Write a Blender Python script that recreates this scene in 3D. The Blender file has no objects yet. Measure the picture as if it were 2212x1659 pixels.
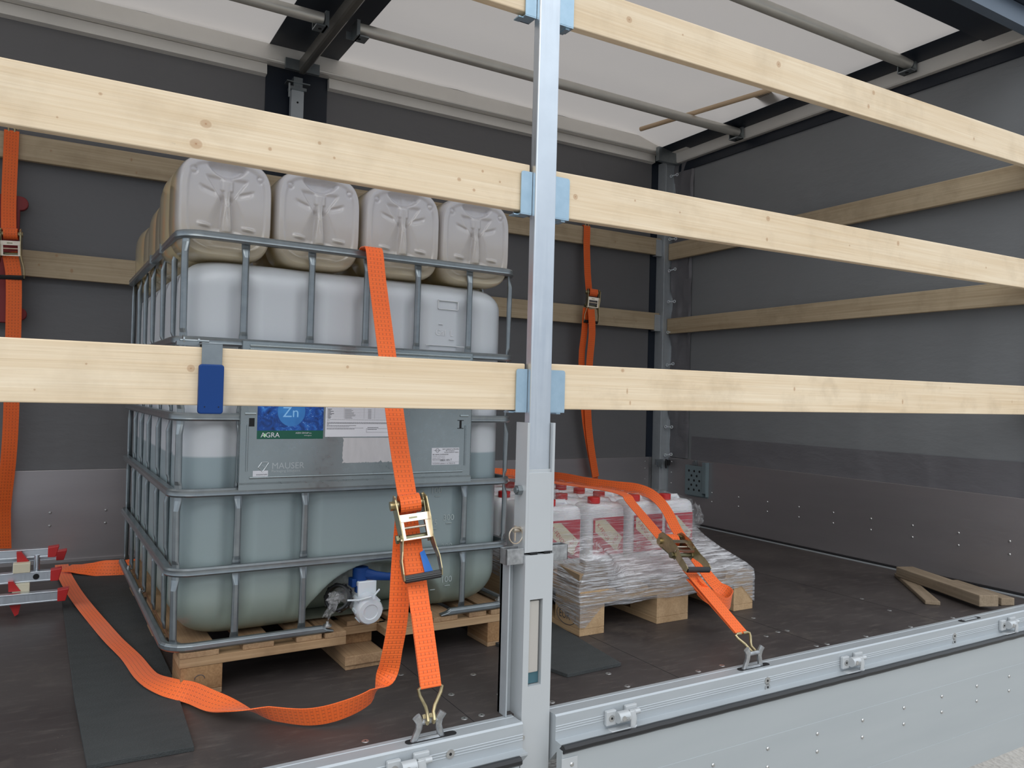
import bpy, math, random
from mathutils import Vector, Matrix, noise
random.seed(7)
S = bpy.context.scene
COL = S.collection
PI = math.pi

# ---------------------------------------------------------------- camera, sky, exposure
CAM = Vector((-1.08485, -1.63812, 0.77538))
yaw, pitch, roll = 0.5325635, 0.0169083, 0.0253522
fw = Vector((math.sin(yaw)*math.cos(pitch), math.cos(yaw)*math.cos(pitch), math.sin(pitch)))
rt = Vector((math.cos(yaw), -math.sin(yaw), 0)); up = rt.cross(fw)
r2 = rt*math.cos(roll) + up*math.sin(roll); u2 = -rt*math.sin(roll) + up*math.cos(roll)
cd = bpy.data.cameras.new('camera'); cam = bpy.data.objects.new('camera', cd); COL.objects.link(cam)
cam.matrix_world = Matrix(((r2.x, u2.x, -fw.x, CAM.x), (r2.y, u2.y, -fw.y, CAM.y), (r2.z, u2.z, -fw.z, CAM.z), (0, 0, 0, 1)))
cd.sensor_width = 36; cd.lens = 1677.11/2212*36; cd.clip_start = 0.05; cd.clip_end = 400
S.camera = cam
S.view_settings.view_transform = 'Standard'; S.view_settings.look = 'None'
S.view_settings.gamma = 1; S.view_settings.use_curve_mapping = False
S.view_settings.exposure = 0.36
W = bpy.data.worlds.new('overcast_sky'); S.world = W; W.use_nodes = True
wn = W.node_tree; wn.nodes.clear()
wo = wn.nodes.new('ShaderNodeOutputWorld'); wb = wn.nodes.new('ShaderNodeBackground'); wr = wn.nodes.new('ShaderNodeValToRGB')
wc = wn.nodes.new('ShaderNodeTexCoord'); ws = wn.nodes.new('ShaderNodeSeparateXYZ')
wno = wn.nodes.new('ShaderNodeTexNoise'); wno.inputs['Scale'].default_value = 2.2; wno.inputs['Detail'].default_value = 5
wm = wn.nodes.new('ShaderNodeMath'); wm.operation = 'MULTIPLY_ADD'; wm.inputs[1].default_value = 0.12
wn.links.new(wc.outputs['Generated'], ws.inputs[0]); wn.links.new(wc.outputs['Generated'], wno.inputs['Vector'])
wn.links.new(wno.outputs['Fac'], wm.inputs[0]); wn.links.new(ws.outputs['Z'], wm.inputs[2]); wn.links.new(wm.outputs[0], wr.inputs[0])
e = wr.color_ramp.elements
e[0].position = 0.20; e[0].color = (0.40, 0.45, 0.52, 1); e[1].position = 0.95; e[1].color = (1.16, 1.22, 1.30, 1)
q = wr.color_ramp.elements.new(0.50); q.color = (0.98, 1.08, 1.18, 1)
wn.links.new(wr.outputs[0], wb.inputs[0]); wb.inputs[1].default_value = 1.0; wn.links.new(wb.outputs[0], wo.inputs[0])
sd = bpy.data.lights.new('veiled_sun', 'SUN'); sd.energy = 0.7; sd.angle = math.radians(50); sd.color = (1, .96, .9)
so = bpy.data.objects.new('veiled_sun', sd); COL.objects.link(so); so.rotation_euler = (math.radians(48), 0, math.radians(-25))

# ---------------------------------------------------------------- materials
class N:
    """tiny node helper"""
    def __init__(s, name):
        s.m = bpy.data.materials.new(name); s.m.use_nodes = True; s.t = s.m.node_tree; s.t.nodes.clear()
        s.out = s.n('ShaderNodeOutputMaterial')
    def n(s, k, **kw):
        x = s.t.nodes.new(k)
        for a, b in kw.items(): setattr(x, a, b)
        return x
    def l(s, a, b): s.t.links.new(a, b)
    def coord(s, scale=(1, 1, 1), kind='Object', loc=(0, 0, 0), rot=(0, 0, 0)):
        c = s.n('ShaderNodeTexCoord'); m = s.n('ShaderNodeMapping')
        m.inputs['Scale'].default_value = scale; m.inputs['Location'].default_value = loc; m.inputs['Rotation'].default_value = rot
        s.l(c.outputs[kind], m.inputs[0]); return m.outputs[0]
    def noise(s, v, scale=5, det=4, rough=.55, dist=0):
        x = s.n('ShaderNodeTexNoise'); x.inputs['Scale'].default_value = scale; x.inputs['Detail'].default_value = det
        x.inputs['Roughness'].default_value = rough; x.inputs['Distortion'].default_value = dist
        s.l(v, x.inputs['Vector']); return x.outputs['Fac']
    def ramp(s, f, stops):
        r = s.n('ShaderNodeValToRGB'); el = r.color_ramp.elements
        while len(el) < len(stops): el.new(.5)
        for i, (p, c) in enumerate(stops):
            el[i].position = p; el[i].color = (c, c, c, 1) if isinstance(c, (int, float)) else (*c, 1)
        s.l(f, r.inputs[0]); return r.outputs[0]
    def mix(s, f, a, b, mode='MIX'):
        x = s.n('ShaderNodeMix', data_type='RGBA', blend_type=mode)
        for i, q in ((0, f), (6, a), (7, b)):
            if hasattr(q, 'links') or hasattr(q, 'is_linked'): s.l(q, x.inputs[i])
            elif i == 0: x.inputs[0].default_value = q
            else: x.inputs[i].default_value = (*q, 1) if not isinstance(q, (int, float)) else (q, q, q, 1)
        return x.outputs[2]
    def math(s, op, a, b=None, c=None, clamp=False):
        x = s.n('ShaderNodeMath', operation=op, use_clamp=clamp)
        for i, q in enumerate((a, b, c)):
            if q is None: continue
            if isinstance(q, (int, float)): x.inputs[i].default_value = q
            else: s.l(q, x.inputs[i])
        return x.outputs[0]
    def bump(s, h, strength=.3, dist=.01):
        b = s.n('ShaderNodeBump'); b.inputs['Strength'].default_value = strength; b.inputs['Distance'].default_value = dist
        s.l(h, b.inputs['Height']); return b.outputs[0]
    def pbr(s, base, rough=.5, metal=0, normal=None, link=True, **kw):
        p = s.n('ShaderNodeBsdfPrincipled')
        for k, q in (('Base Color', base), ('Roughness', rough), ('Metallic', metal)):
            if hasattr(q, 'is_linked'): s.l(q, p.inputs[k])
            elif isinstance(q, (int, float)): p.inputs[k].default_value = q
            else: p.inputs[k].default_value = (*q, 1)
        if normal is not None: s.l(normal, p.inputs['Normal'])
        for k, q in kw.items(): p.inputs[k.replace('_', ' ')].default_value = q
        if link: s.l(p.outputs[0], s.out.inputs[0])
        return p

def plain(name, c, rough=.5, metal=0, var=.06, scale=8, **kw):
    n = N(name); f = n.noise(n.coord(), scale, 4)
    n.pbr(n.mix(f, [max(0, a*(1-var*2)) for a in c], [min(1, a*(1+var)) for a in c]), rough, metal, **kw); return n.m

def wood(name, light, dark, knots=(), knotc=(.32, .17, .09), dirt=.25, seed=0, rough=.62, ax='X', ring=1.0):
    n = N(name)
    sx = {'X': (1, 14, 14), 'Y': (14, 1, 14), 'Z': (14, 14, 1)}[ax]
    base = n.coord((1, 1, 1), loc=(seed*3.1, seed*1.7, seed*.9))
    sc = n.coord(sx, loc=(seed*3.1, seed*1.7, seed*.9))
    big = n.noise(sc, 1.6, 3, .5, .4)
    # fine growth lines, stretched along the board
    ln = n.noise(n.coord(tuple(a*5 if a > 1 else .8 for a in sx), loc=(seed, 0, seed)), 2.2, 3, .6, .2)
    f = n.math('ADD', n.math('MULTIPLY', big, .55*ring), n.math('MULTIPLY', ln, .6))
    c = n.mix(n.ramp(f, [(.35, 0.0), (.8, 1.0)]), light, dark)
    sp = n.n('ShaderNodeSeparateXYZ'); co = n.n('ShaderNodeTexCoord'); n.l(co.outputs['Object'], sp.inputs[0])
    for (kx, kz, kr, el) in knots:
        dx = n.math('MULTIPLY', n.math('SUBTRACT', sp.outputs[0], kx), 1/(kr*el))
        dz = n.math('MULTIPLY', n.math('SUBTRACT', sp.outputs[2], kz), 1/kr)
        d = n.math('SQRT', n.math('ADD', n.math('MULTIPLY', dx, dx), n.math('MULTIPLY', dz, dz)))
        halo = n.ramp(n.math('MULTIPLY', d, .2), [(.1, .5), (.55, 0.0)])
        rings = n.math('MULTIPLY', halo, n.math('ABSOLUTE', n.math('SINE', n.math('MULTIPLY', d, 5.5))))
        c = n.mix(n.math('MULTIPLY', rings, .55), c, dark)
        core = n.ramp(n.math('MULTIPLY', d, .5), [(.05, 1.0), (.12, .55), (.42, .5), (.55, 0.0)])
        c = n.mix(core, c, knotc)
    dr = n.ramp(n.noise(base, 7, 5, .6), [(.5, 0.0), (.75, dirt)])
    c = n.mix(dr, c, [a*.62 for a in dark])
    hair = n.ramp(n.noise(n.coord(tuple(a*11 if a > 1 else 1.5 for a in sx), loc=(seed*2, 1, seed)), 2.0, 4, .7), [(.56, 0.0), (.72, .42)])
    c = n.mix(hair, c, [a*.7 for a in dark])
    fl_ = n.ramp(n.noise(n.coord(tuple(a*1.2 if a > 1 else 9 for a in sx), loc=(seed, 3, 1)), 3.0, 5, .7), [(.66, 0.0), (.74, .35)])
    c = n.mix(fl_, c, (.30, .26, .2))
    n.pbr(c, rough, normal=n.bump(ln, .12, .004), Specular_IOR_Level=.3)
    return n.m

M = {}
PINE = ((.86, .71, .50), (.66, .48, .29))
M['pine'] = wood('pine', (.80, .66, .47), (.60, .43, .27), dirt=.35)
M['pine_y'] = wood('pine_y', (.80, .66, .47), (.60, .43, .27), dirt=.35, ax='Y')
M['pal_x'] = wood('pallet_wood', (.52, .35, .20), (.27, .16, .08), dirt=.6, rough=.8)
M['pal_y'] = wood('pallet_wood_lengthwise', (.45, .30, .17), (.24, .14, .075), dirt=.6, rough=.8, ax='Y')
M['block'] = wood('pressed_wood_block', (.42, .25, .12), (.20, .10, .045), dirt=.7, rough=.85, ax='Y')
M['epal_x'] = wood('pale_pallet_wood', (.60, .43, .25), (.40, .26, .13), dirt=.4, rough=.8)
M['epal_y'] = wood('pale_pallet_wood_lengthwise', (.55, .38, .22), (.36, .23, .12), dirt=.4, rough=.8, ax='Y')
M['oldwood'] = wood('weathered_timber', (.30, .235, .165), (.16, .115, .075), dirt=.6, rough=.9, ax='Y')
M['dowel'] = plain('beech_dowel', (.62, .45, .29), .5)

n = N('brushed_aluminium'); f = n.noise(n.coord((60, 60, 2)), 3, 3); g = n.noise(n.coord(), 14, 4)
n.pbr(n.mix(g, (.58, .62, .66), (.72, .76, .80)), n.ramp(f, [(.3, .28), (.7, .42)]), .95); M['alu'] = n.m
n = N('anodised_aluminium'); g = n.noise(n.coord((1, 6, 6)), 5, 4)
n.pbr(n.mix(g, (.40, .43, .45), (.50, .53, .55)), .42, .35); M['anod'] = n.m
n = N('anodised_sheet'); g = n.noise(n.coord((.6, 2, 5)), 2, 3)
n.pbr(n.mix(g, (.40, .435, .45), (.48, .51, .52)), .38, .3); M['board_out'] = n.m
n = N('aluminium_board_inside'); g = n.noise(n.coord((.5, .5, 3)), 3, 4); h = n.noise(n.coord((2, 2, 60)), 8, 2)
n.pbr(n.mix(g, (.36, .335, .34), (.45, .42, .425)), n.ramp(h, [(.3, .34), (.7, .46)]), .75); M['board_in'] = n.m
n = N('galvanised_steel'); v = n.n('ShaderNodeTexVoronoi'); v.inputs['Scale'].default_value = 60; n.l(n.coord(), v.inputs['Vector'])
g = n.noise(n.coord(), 30, 4)
n.pbr(n.mix(g, (.19, .215, .23), (.33, .36, .37)), .32, .8); M['galv'] = n.m
n = N('dusty_galvanised_plate'); g = n.noise(n.coord(), 6, 5, .6); h = n.noise(n.coord(), 90, 2)
n.pbr(n.mix(g, (.25, .29, .30), (.36, .40, .41)), n.ramp(h, [(.3, .26), (.7, .38)]), .85); M['plate'] = n.m
n = N('zinc_clip'); g = n.noise(n.coord(), 40, 4); n.pbr(n.mix(g, (.34, .48, .58), (.48, .62, .72)), .34, .7); M['clip'] = n.m
M['pearl'] = plain('grey_painted_metal', (.52, .54, .55), .38, .25, .03)
M['worn'] = plain('worn_aluminium', (.50, .51, .52), .35, .8, .35, 60)
M['zincy'] = plain('yellow_zinc', (.52, .43, .25), .28, .9, .25, 45)
M['zincp'] = plain('pink_yellow_zinc', (.72, .62, .50), .25, .9, .2, 30)
M['olive'] = plain('olive_zinc', (.25, .24, .15), .34, .8, .15, 30)
M['screw'] = plain('screw_steel', (.55, .55, .54), .35, .9)
M['black'] = plain('black_plastic', (.012, .012, .013), .35)
M['rubber'] = plain('black_rubber', (.014, .014, .015), .38)
M['dark'] = plain('dark_gap', (.01, .01, .011), .9)
M['blue'] = plain('blue_plastic', (.006, .042, .18), .5, Specular_IOR_Level=.25)
M['tagblue'] = plain('blue_label', (.02, .17, .60), .5)
M['white'] = plain('white_plastic', (.72, .73, .76), .32, Subsurface_Weight=.2)
M['red'] = plain('red_plastic', (.50, .02, .02), .35)
M['redp'] = plain('dark_red_paint', (.23, .012, .012), .45)
M['paper'] = plain('white_paper', (.68, .68, .72), .55)
M['ink'] = plain('dark_ink', (.06, .06, .07), .6)
M['inkl'] = plain('grey_ink', (.32, .32, .34), .6)
M['green'] = plain('dark_green_print', (.004, .09, .055), .45)
M['card'] = plain('brown_cardboard', (.36, .25, .15), .8)
M['tan'] = plain('tan_paper_tag', (.45, .38, .30), .8)
M['cream'] = plain('cream_print', (.68, .62, .46), .45)
M['crimson'] = plain('crimson_print', (.50, .035, .06), .45)
M['navy'] = plain('navy_tarpaulin', (.006, .011, .022), .42)
M['lime'] = plain('pale_green_print', (.45, .75, .45), .5)
M['rail_in'] = plain('inner_roof_rail', (.80, .77, .72), .5, .15, .1, 3)
M['pipe'] = plain('roof_pipe', (.60, .58, .53), .36, .5, .1)
M['slate'] = plain('slate_grey_metal', (.10, .13, .17), .45, .2)
M['bow'] = plain('roof_bow', (.22, .21, .19), .35, .7)
M['whitesheet'] = plain('white_sheet', (.60, .585, .59), .5)
M['pressed'] = plain('pressed_plate_metal', (.50, .53, .54), .3, .85)
M['zplate'] = plain('blue_grey_zinc', (.24, .31, .33), .42, .4)
M['slotin'] = plain('slot_liner', (.45, .42, .38), .6)
M['teal'] = plain('teal_zinc', (.08, .18, .22), .4, .5)
M['clear'] = None

# tarpaulins
def tarp(name, c, rough, amp):
    n = N(name); a = n.noise(n.coord((1, 1, .55)), 2.1, 3, .5, .5); b = n.noise(n.coord((1.2, 1.2, 3)), 9, 3)
    h = n.math('ADD', a, n.math('MULTIPLY', b, .12))
    n.pbr(n.mix(n.noise(n.coord(), 1.4, 3), [x*.93 for x in c], [x*1.07 for x in c]), rough, normal=n.bump(h, amp, .05)); return n.m
M['tarpb'] = tarp('grey_back_tarpaulin', (.148, .145, .148), .45, .3)
M['tarp'] = tarp('grey_tarpaulin', (.225, .232, .238), .42, .35)
M['tarp2'] = tarp('doubled_grey_tarpaulin', (.16, .155, .165), .36, .6)
n = N('translucent_roof_tarpaulin')
a = n.noise(n.coord((.7, 1.4, 1)), 3, 4, .55, .6); b = n.bump(a, .35, .02)
p = n.pbr(n.mix(n.noise(n.coord(), 2, 3), (.60, .575, .55), (.66, .635, .61)), .55, normal=b, link=False)
tr = n.n('ShaderNodeBsdfTranslucent'); tr.inputs[0].default_value = (.58, .53, .49, 1)
mx = n.n('ShaderNodeMixShader'); mx.inputs[0].default_value = .36
n.l(p.outputs[0], mx.inputs[1]); n.l(tr.outputs[0], mx.inputs[2]); n.l(mx.outputs[0], n.out.inputs[0]); M['roof'] = n.m

# film-faced floor
n = N('film_faced_floor'); big = n.noise(n.coord(), 2.3, 6, .62); wk = n.n('ShaderNodeTexChecker'); wk.inputs['Scale'].default_value = 420
n.l(n.coord(), wk.inputs['Vector'])
c = n.mix(n.ramp(big, [(.35, 0.0), (.75, 1.0)]), (.040, .033, .032), (.072, .061, .057))
sc = n.ramp(n.noise(n.coord((3, 14, 1), rot=(0, 0, .25)), 3, 8, .75), [(.52, 0.0), (.72, .6)])
c = n.mix(sc, c, (.13, .112, .10))
st = n.ramp(n.noise(n.coord(loc=(4, 1, 0)), 3.1, 6, .7), [(.58, 0.0), (.74, .4)])
c = n.mix(st, c, (.18, .15, .12))
sp = n.ramp(n.noise(n.coord(), 160, 2, .5), [(.73, 0.0), (.80, .45)]); c = n.mix(sp, c, (.4, .35, .28))
n.pbr(c, n.ramp(big, [(.3, .42), (.7, .6)]), normal=n.bump(wk.outputs['Fac'], .12, .0008)); M['floor'] = n.m
n = N('rubber_granulate_mat'); a = n.noise(n.coord(), 240, 3, .7); b = n.noise(n.coord((3, 9, 1)), 3, 5)
c = n.mix(b, (.028, .031, .031), (.056, .060, .060)); c = n.mix(n.ramp(a, [(.62, 0.0), (.75, .5)]), c, (.11, .12, .12))
n.pbr(c, .85, normal=n.bump(a, .8, .003)); M['mat'] = n.m
n = N('gravel_ground'); a = n.n('ShaderNodeTexVoronoi'); a.inputs['Scale'].default_value = 45; n.l(n.coord(), a.inputs['Vector'])
c = n.mix(n.noise(n.coord(), 30, 6, .7), (.26, .24, .21), (.50, .47, .43)); n.pbr(c, .9, normal=n.bump(a.outputs['Distance'], .5, .02)); M['ground'] = n.m

# orange webbing: UV x across 0..1, UV y in metres along
n = N('orange_webbing'); uv = n.n('ShaderNodeTexCoord'); sp = n.n('ShaderNodeSeparateXYZ'); n.l(uv.outputs['UV'], sp.inputs[0])
U, V = sp.outputs[0], sp.outputs[1]
dash = n.math('LESS_THAN', n.math('FRACT', n.math('MULTIPLY', V, 78)), .45)
lines = None
for x0 in (.2, .4, .6, .8):
    q = n.math('LESS_THAN', n.math('ABSOLUTE', n.math('SUBTRACT', U, x0)), .016)
    lines = q if lines is None else n.math('MAXIMUM', lines, q)
rib = n.math('ABSOLUTE', n.math('SINE', n.math('MULTIPLY', V, 156*PI)))
c = n.mix(n.noise(n.coord(), 9, 5, .6), (.90, .115, .012), (1.0, .19, .025))
c = n.mix(n.math('MULTIPLY', n.math('SUBTRACT', 1.0, rib), .28), c, (.62, .07, .008))
c = n.mix(n.math('MULTIPLY', n.math('MULTIPLY', lines, dash), .6), c, (.05, .02, .015))
n.pbr(c, .6, normal=n.bump(rib, .45, .0012), Sheen_Weight=.15); M['web'] = n.m

# canister plastics
n = N('jerrycan_plastic'); sp = n.n('ShaderNodeSeparateXYZ'); co = n.n('ShaderNodeTexCoord'); n.l(co.outputs['Object'], sp.inputs[0])
d = n.ramp(n.math('MULTIPLY', sp.outputs[1], 8.0), [(.16, 0.0), (.5, 1.0)])
zz = n.ramp(n.math('MULTIPLY_ADD', sp.outputs[2], 3.5, .0), [(.0, 1.0), (.30, 0.25), (.8, .0)])
c = n.mix(d, (.54, .52, .54), (.52, .42, .26)); c = n.mix(n.math('MULTIPLY', zz, .7), c, (.62, .50, .26))
p = n.pbr(c, .16, link=False, Subsurface_Weight=.35, Subsurface_Radius=(.05, .045, .03), Subsurface_Scale=.5, Coat_Weight=.6, Coat_Roughness=.08)
tr = n.n('ShaderNodeBsdfTranslucent'); tr.inputs[0].default_value = (.80, .70, .50, 1); mx = n.n('ShaderNodeMixShader'); mx.inputs[0].default_value = .16
n.l(p.outputs[0], mx.inputs[1]); n.l(tr.outputs[0], mx.inputs[2]); n.l(mx.outputs[0], n.out.inputs[0]); M['can'] = n.m
n = N('milky_tank_plastic'); sp = n.n('ShaderNodeSeparateXYZ'); co = n.n('ShaderNodeTexCoord'); n.l(co.outputs['Object'], sp.inputs[0])
lv = n.ramp(n.math('MULTIPLY_ADD', sp.outputs[2], 40.0, -23.5), [(.40, 1.0), (.62, 0.0)])
c = n.mix(n.noise(n.coord(), 3, 3), (.50, .52, .55), (.56, .58, .60))
dep = n.ramp(sp.outputs[2], [(.12, (.25, .285, .22)), (.30, (.255, .31, .31)), (.6, (.27, .335, .36))])  # olive towards the bottom: light coming through the liquid put into the colour
c = n.mix(lv, c, dep)
n.pbr(c, .36, Subsurface_Weight=.35, Subsurface_Radius=(.03, .04, .03), Subsurface_Scale=.5); M['tank'] = n.m
M['emboss'] = plain('raised_plastic_mark', (.37, .42, .41), .4)
M['emboss2'] = plain('raised_plastic_mark_pale', (.66, .66, .67), .4)
M['jug'] = plain('white_jug_plastic', (.86, .85, .87), .3, Subsurface_Weight=.15)

# stretch film
def film(name, lo, hi, streak, strong):
    n = N(name)
    a = n.noise(n.coord(streak), 6, 5, .68, .35); b = n.noise(n.coord((2, 2, 5)), 3, 4, .6, .8)
    f = n.ramp(n.math('MULTIPLY', n.math('ADD', a, n.math('MULTIPLY', b, .35)), .8), [(lo, .02), (hi, strong)])
    if name == 'stretch_film':
        sp = n.n('ShaderNodeSeparateXYZ'); co = n.n('ShaderNodeTexCoord'); n.l(co.outputs['Object'], sp.inputs[0])
        low = n.ramp(sp.outputs[2], [(.09, .3), (.13, .7), (.21, .8), (.28, .0)])  # whiter low band: highlights on the sloping film put into its opacity
        f = n.math('ADD', f, n.math('MULTIPLY', low, n.ramp(a, [(.40, 0.15), (.62, 1.0)])), clamp=True)
    nb = n.bump(a, 1.0, .012)
    g = n.n('ShaderNodeBsdfPrincipled'); g.inputs['Base Color'].default_value = (.90, .90, .93, 1); g.inputs['Roughness'].default_value = .16
    n.l(nb, g.inputs['Normal'])
    t = n.n('ShaderNodeBsdfTransparent'); t.inputs[0].default_value = (.97, .97, .97, 1)
    mm = n.n('ShaderNodeMixShader'); n.l(f, mm.inputs[0]); n.l(t.outputs[0], mm.inputs[1]); n.l(g.outputs[0], mm.inputs[2])
    gl = n.n('ShaderNodeBsdfGlossy'); gl.inputs['Roughness'].default_value = .12; n.l(nb, gl.inputs['Normal'])
    m2 = n.n('ShaderNodeMixShader'); m2.inputs[0].default_value = .12
    n.l(mm.outputs[0], m2.inputs[1]); n.l(gl.outputs[0], m2.inputs[2]); n.l(m2.outputs[0], n.out.inputs[0]); return n.m
M['film'] = film('stretch_film', .52, .74, (1.5, 1.5, 44), .75)
M['filmtop'] = film('stretch_film_top', .56, .76, (5, 9, 5), .6)
M['bag'] = film('clear_bag', .55, .85, (6, 6, 6), .5)

# blue photographic sticker: surface print
n = N('blue_photo_print'); v = n.n('ShaderNodeTexVoronoi'); v.inputs['Scale'].default_value = 190; n.l(n.coord(), v.inputs['Vector'])
a = n.noise(n.coord(), 34, 4, .6, 1.0)
c = n.ramp(a, [(.3, (.002, .012, .06)), (.55, (.006, .07, .34)), (.75, (.05, .25, .68))])
c = n.mix(n.math('MULTIPLY', n.ramp(v.outputs['Distance'], [(.08, 1.0), (.25, 0.0)]), n.ramp(a, [(.45, 0.0), (.6, .8)])), c, (.45, .70, .95))
n.pbr(c, .3); M['bluephoto'] = n.m
n = N('blue_sphere_print'); g = n.noise(n.coord(), 20, 2); n.pbr(n.mix(g, (.008, .07, .28), (.06, .30, .70)), .3); M['bluesphere'] = n.m
n = N('pale_blue_print'); n.pbr((.25, .52, .85), .35); M['paleblue'] = n.m
n = N('torn_label_residue'); a = n.noise(n.coord((9, 1, 3)), 6, 4); n.pbr(n.mix(a, (.47, .46, .47), (.60, .58, .59)), .6); M['torn'] = n.m

# ---------------------------------------------------------------- mesh builder
_txt = {}
def text_data(s):
    if s in _txt: return _txt[s]
    cu = bpy.data.curves.new('t', 'FONT'); cu.body = s; cu.size = 1; cu.resolution_u = 3
    ob = bpy.data.objects.new('t', cu); COL.objects.link(ob)
    bpy.context.view_layer.update()
    me = bpy.data.meshes.new_from_object(ob)
    vs = [v.co.copy() for v in me.vertices]; fs = [tuple(p.vertices) for p in me.polygons]
    w = max([v.x for v in vs] or [1])
    bpy.data.objects.remove(ob); bpy.data.curves.remove(cu); bpy.data.meshes.remove(me)
    _txt[s] = (vs, fs, w); return _txt[s]

class MB:
    def __init__(s): s.v = []; s.f = []; s.mi = []; s.uv = []; s.sm = []
    def add(s, vs, fs, mi=0, uv=None, mat=None, smooth=False):
        b = len(s.v)
        for p in vs:
            p = Vector(p); s.v.append(mat @ p if mat else p)
        for k, f in enumerate(fs):
            s.f.append(tuple(b+i for i in f)); s.mi.append(mi); s.uv.append(uv[k] if uv else None); s.sm.append(smooth)
        return s
    def box(s, x0, x1, y0, y1, z0, z1, mi=0, mat=None):
        vs = [(x, y, z) for z in (z0, z1) for y in (y0, y1) for x in (x0, x1)]
        return s.add(vs, [(0, 2, 3, 1), (4, 5, 7, 6), (0, 1, 5, 4), (2, 6, 7, 3), (0, 4, 6, 2), (1, 3, 7, 5)], mi, mat=mat)
    def prism(s, poly, z0, z1, mi=0, mat=None, smooth=False):
        n = len(poly); vs = [(x, y, z0) for x, y in poly] + [(x, y, z1) for x, y in poly]
        fs = [tuple(range(n))[::-1], tuple(range(n, 2*n))] + [(i, (i+1) % n, n+(i+1) % n, n+i) for i in range(n)]
        return s.add(vs, fs, mi, mat=mat, smooth=smooth)
    def sweep(s, pts, prof, mi=0, closed=False, up=Vector((0, 0, 1)), scales=None, caps=True, smooth=True, ups=None):
        pts = [Vector(p) for p in pts]; n = len(pts); m = len(prof); vs = []
        for i, p in enumerate(pts):
            a = pts[(i-1) % n] if (closed or i > 0) else p; b = pts[(i+1) % n] if (closed or i < n-1) else p
            t = (b-a).normalized(); U0 = Vector(ups[i]) if ups else up
            sd = t.cross(U0)
            if sd.length < 1e-5: sd = t.cross(Vector((1, 0, 0)))
            sd.normalize(); uu = sd.cross(t).normalized()
            sc = scales[i] if scales else (1, 1)
            for (px, py) in prof: vs.append(p + sd*px*sc[0] + uu*py*sc[1])
        fs = []
        for i in range(n if closed else n-1):
            j = (i+1) % n
            for k in range(m): fs.append((i*m+k, i*m+(k+1) % m, j*m+(k+1) % m, j*m+k))
        if caps and not closed: fs += [tuple(range(m))[::-1], tuple(range((n-1)*m, n*m))]
        return s.add(vs, fs, mi, smooth=smooth)
    def tube(s, pts, r, mi=0, seg=10, closed=False, scales=None):
        prof = [(r*math.cos(2*PI*k/seg), r*math.sin(2*PI*k/seg)) for k in range(seg)]
        # parallel-transported up
        P = [Vector(p) for p in pts]; ups = []; u = None
        for i in range(len(P)):
            a = P[max(i-1, 0)]; b = P[min(i+1, len(P)-1)]; t = (b-a).normalized()
            if u is None: u = Vector((0, 0, 1)) if abs(t.z) < .9 else Vector((0, 1, 0))
            u = (u - t*u.dot(t)).normalized(); ups.append(u.copy())
        return s.sweep(pts, prof, mi, closed, scales=scales, ups=ups)
    def cyl(s, a, b, r, mi=0, seg=20, r1=None):
        r1 = r if r1 is None else r1
        return s.tube([a, b], 1.0, mi, seg, scales=[(r, r), (r1, r1)])
    def lathe(s, prof, mi=0, seg=24, mat=None):
        vs = []; n = len(prof)
        for k in range(seg):
            a = 2*PI*k/seg
            for r, z in prof: vs.append((r*math.cos(a), r*math.sin(a), z))
        fs = [(k*n+i, ((k+1) % seg)*n+i, ((k+1) % seg)*n+i+1, k*n+i+1) for k in range(seg) for i in range(n-1)]
        return s.add(vs, fs, mi, mat=mat, smooth=True)
    def ribbon(s, pts, wd, width=.05, th=.0022, mi=0, v0=0, sub=6):
        # smooth path with per-point width directions
        P = [Vector(p) for p in pts]; Wd = [Vector(w).normalized() for w in (wd if isinstance(wd, list) else [wd]*len(P))]
        if sub > 1 and len(P) > 2:
            Q = []; R = []
            for i in range(len(P)-1):
                p0 = P[max(i-1, 0)]; p1 = P[i]; p2 = P[i+1]; p3 = P[min(i+2, len(P)-1)]
                for k in range(sub):
                    t = k/sub
                    Q.append(.5*((2*p1) + (p2-p0)*t + (2*p0-5*p1+4*p2-p3)*t*t + (3*p1-p0-3*p2+p3)*t**3))
                    R.append(Wd[i].lerp(Wd[i+1], t).normalized())
            Q.append(P[-1]); R.append(Wd[-1]); P, Wd = Q, R
        L = v0; vs = []; fs = []; uv = []; n = len(P); us = (0, .25, .5, .75, 1)
        for i, p in enumerate(P):
            a = P[max(i-1, 0)]; b = P[min(i+1, n-1)]; t = (b-a).normalized(); w = (Wd[i]-t*Wd[i].dot(t)).normalized(); nn = t.cross(w).normalized()
            if i: L += (P[i]-P[i-1]).length
            for sg in (1, -1):
                for u in us: vs.append((p + w*(u-.5)*width + nn*sg*th/2, L, u))
        m = 10
        for i in range(n-1):
            for side in (0, 5):
                for k in range(4):
                    q = (i*m+side+k, i*m+side+k+1, (i+1)*m+side+k+1, (i+1)*m+side+k)
                    fs.append(q if side else q[::-1])
            fs.append((i*m, i*m+5, (i+1)*m+5, (i+1)*m)); fs.append((i*m+4, (i+1)*m+4, (i+1)*m+9, i*m+9))
        fs.append((0, 1, 2, 3, 4, 9, 8, 7, 6, 5)); e0 = (n-1)*m; fs.append((e0+5, e0+6, e0+7, e0+8, e0+9, e0+4, e0+3, e0+2, e0+1, e0))
        uv = [[(vs[j][2], vs[j][1]) for j in f] for f in fs]
        return s.add([q[0] for q in vs], fs, mi, uv, smooth=True)
    def text(s, st, mat, size, mi=0, align='L'):
        vs, fs, w = text_data(st); o = {'L': 0, 'C': -w/2, 'R': -w}[align]
        return s.add([((v.x+o)*size, v.y*size, 0) for v in vs], fs, mi, mat=mat)
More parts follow.
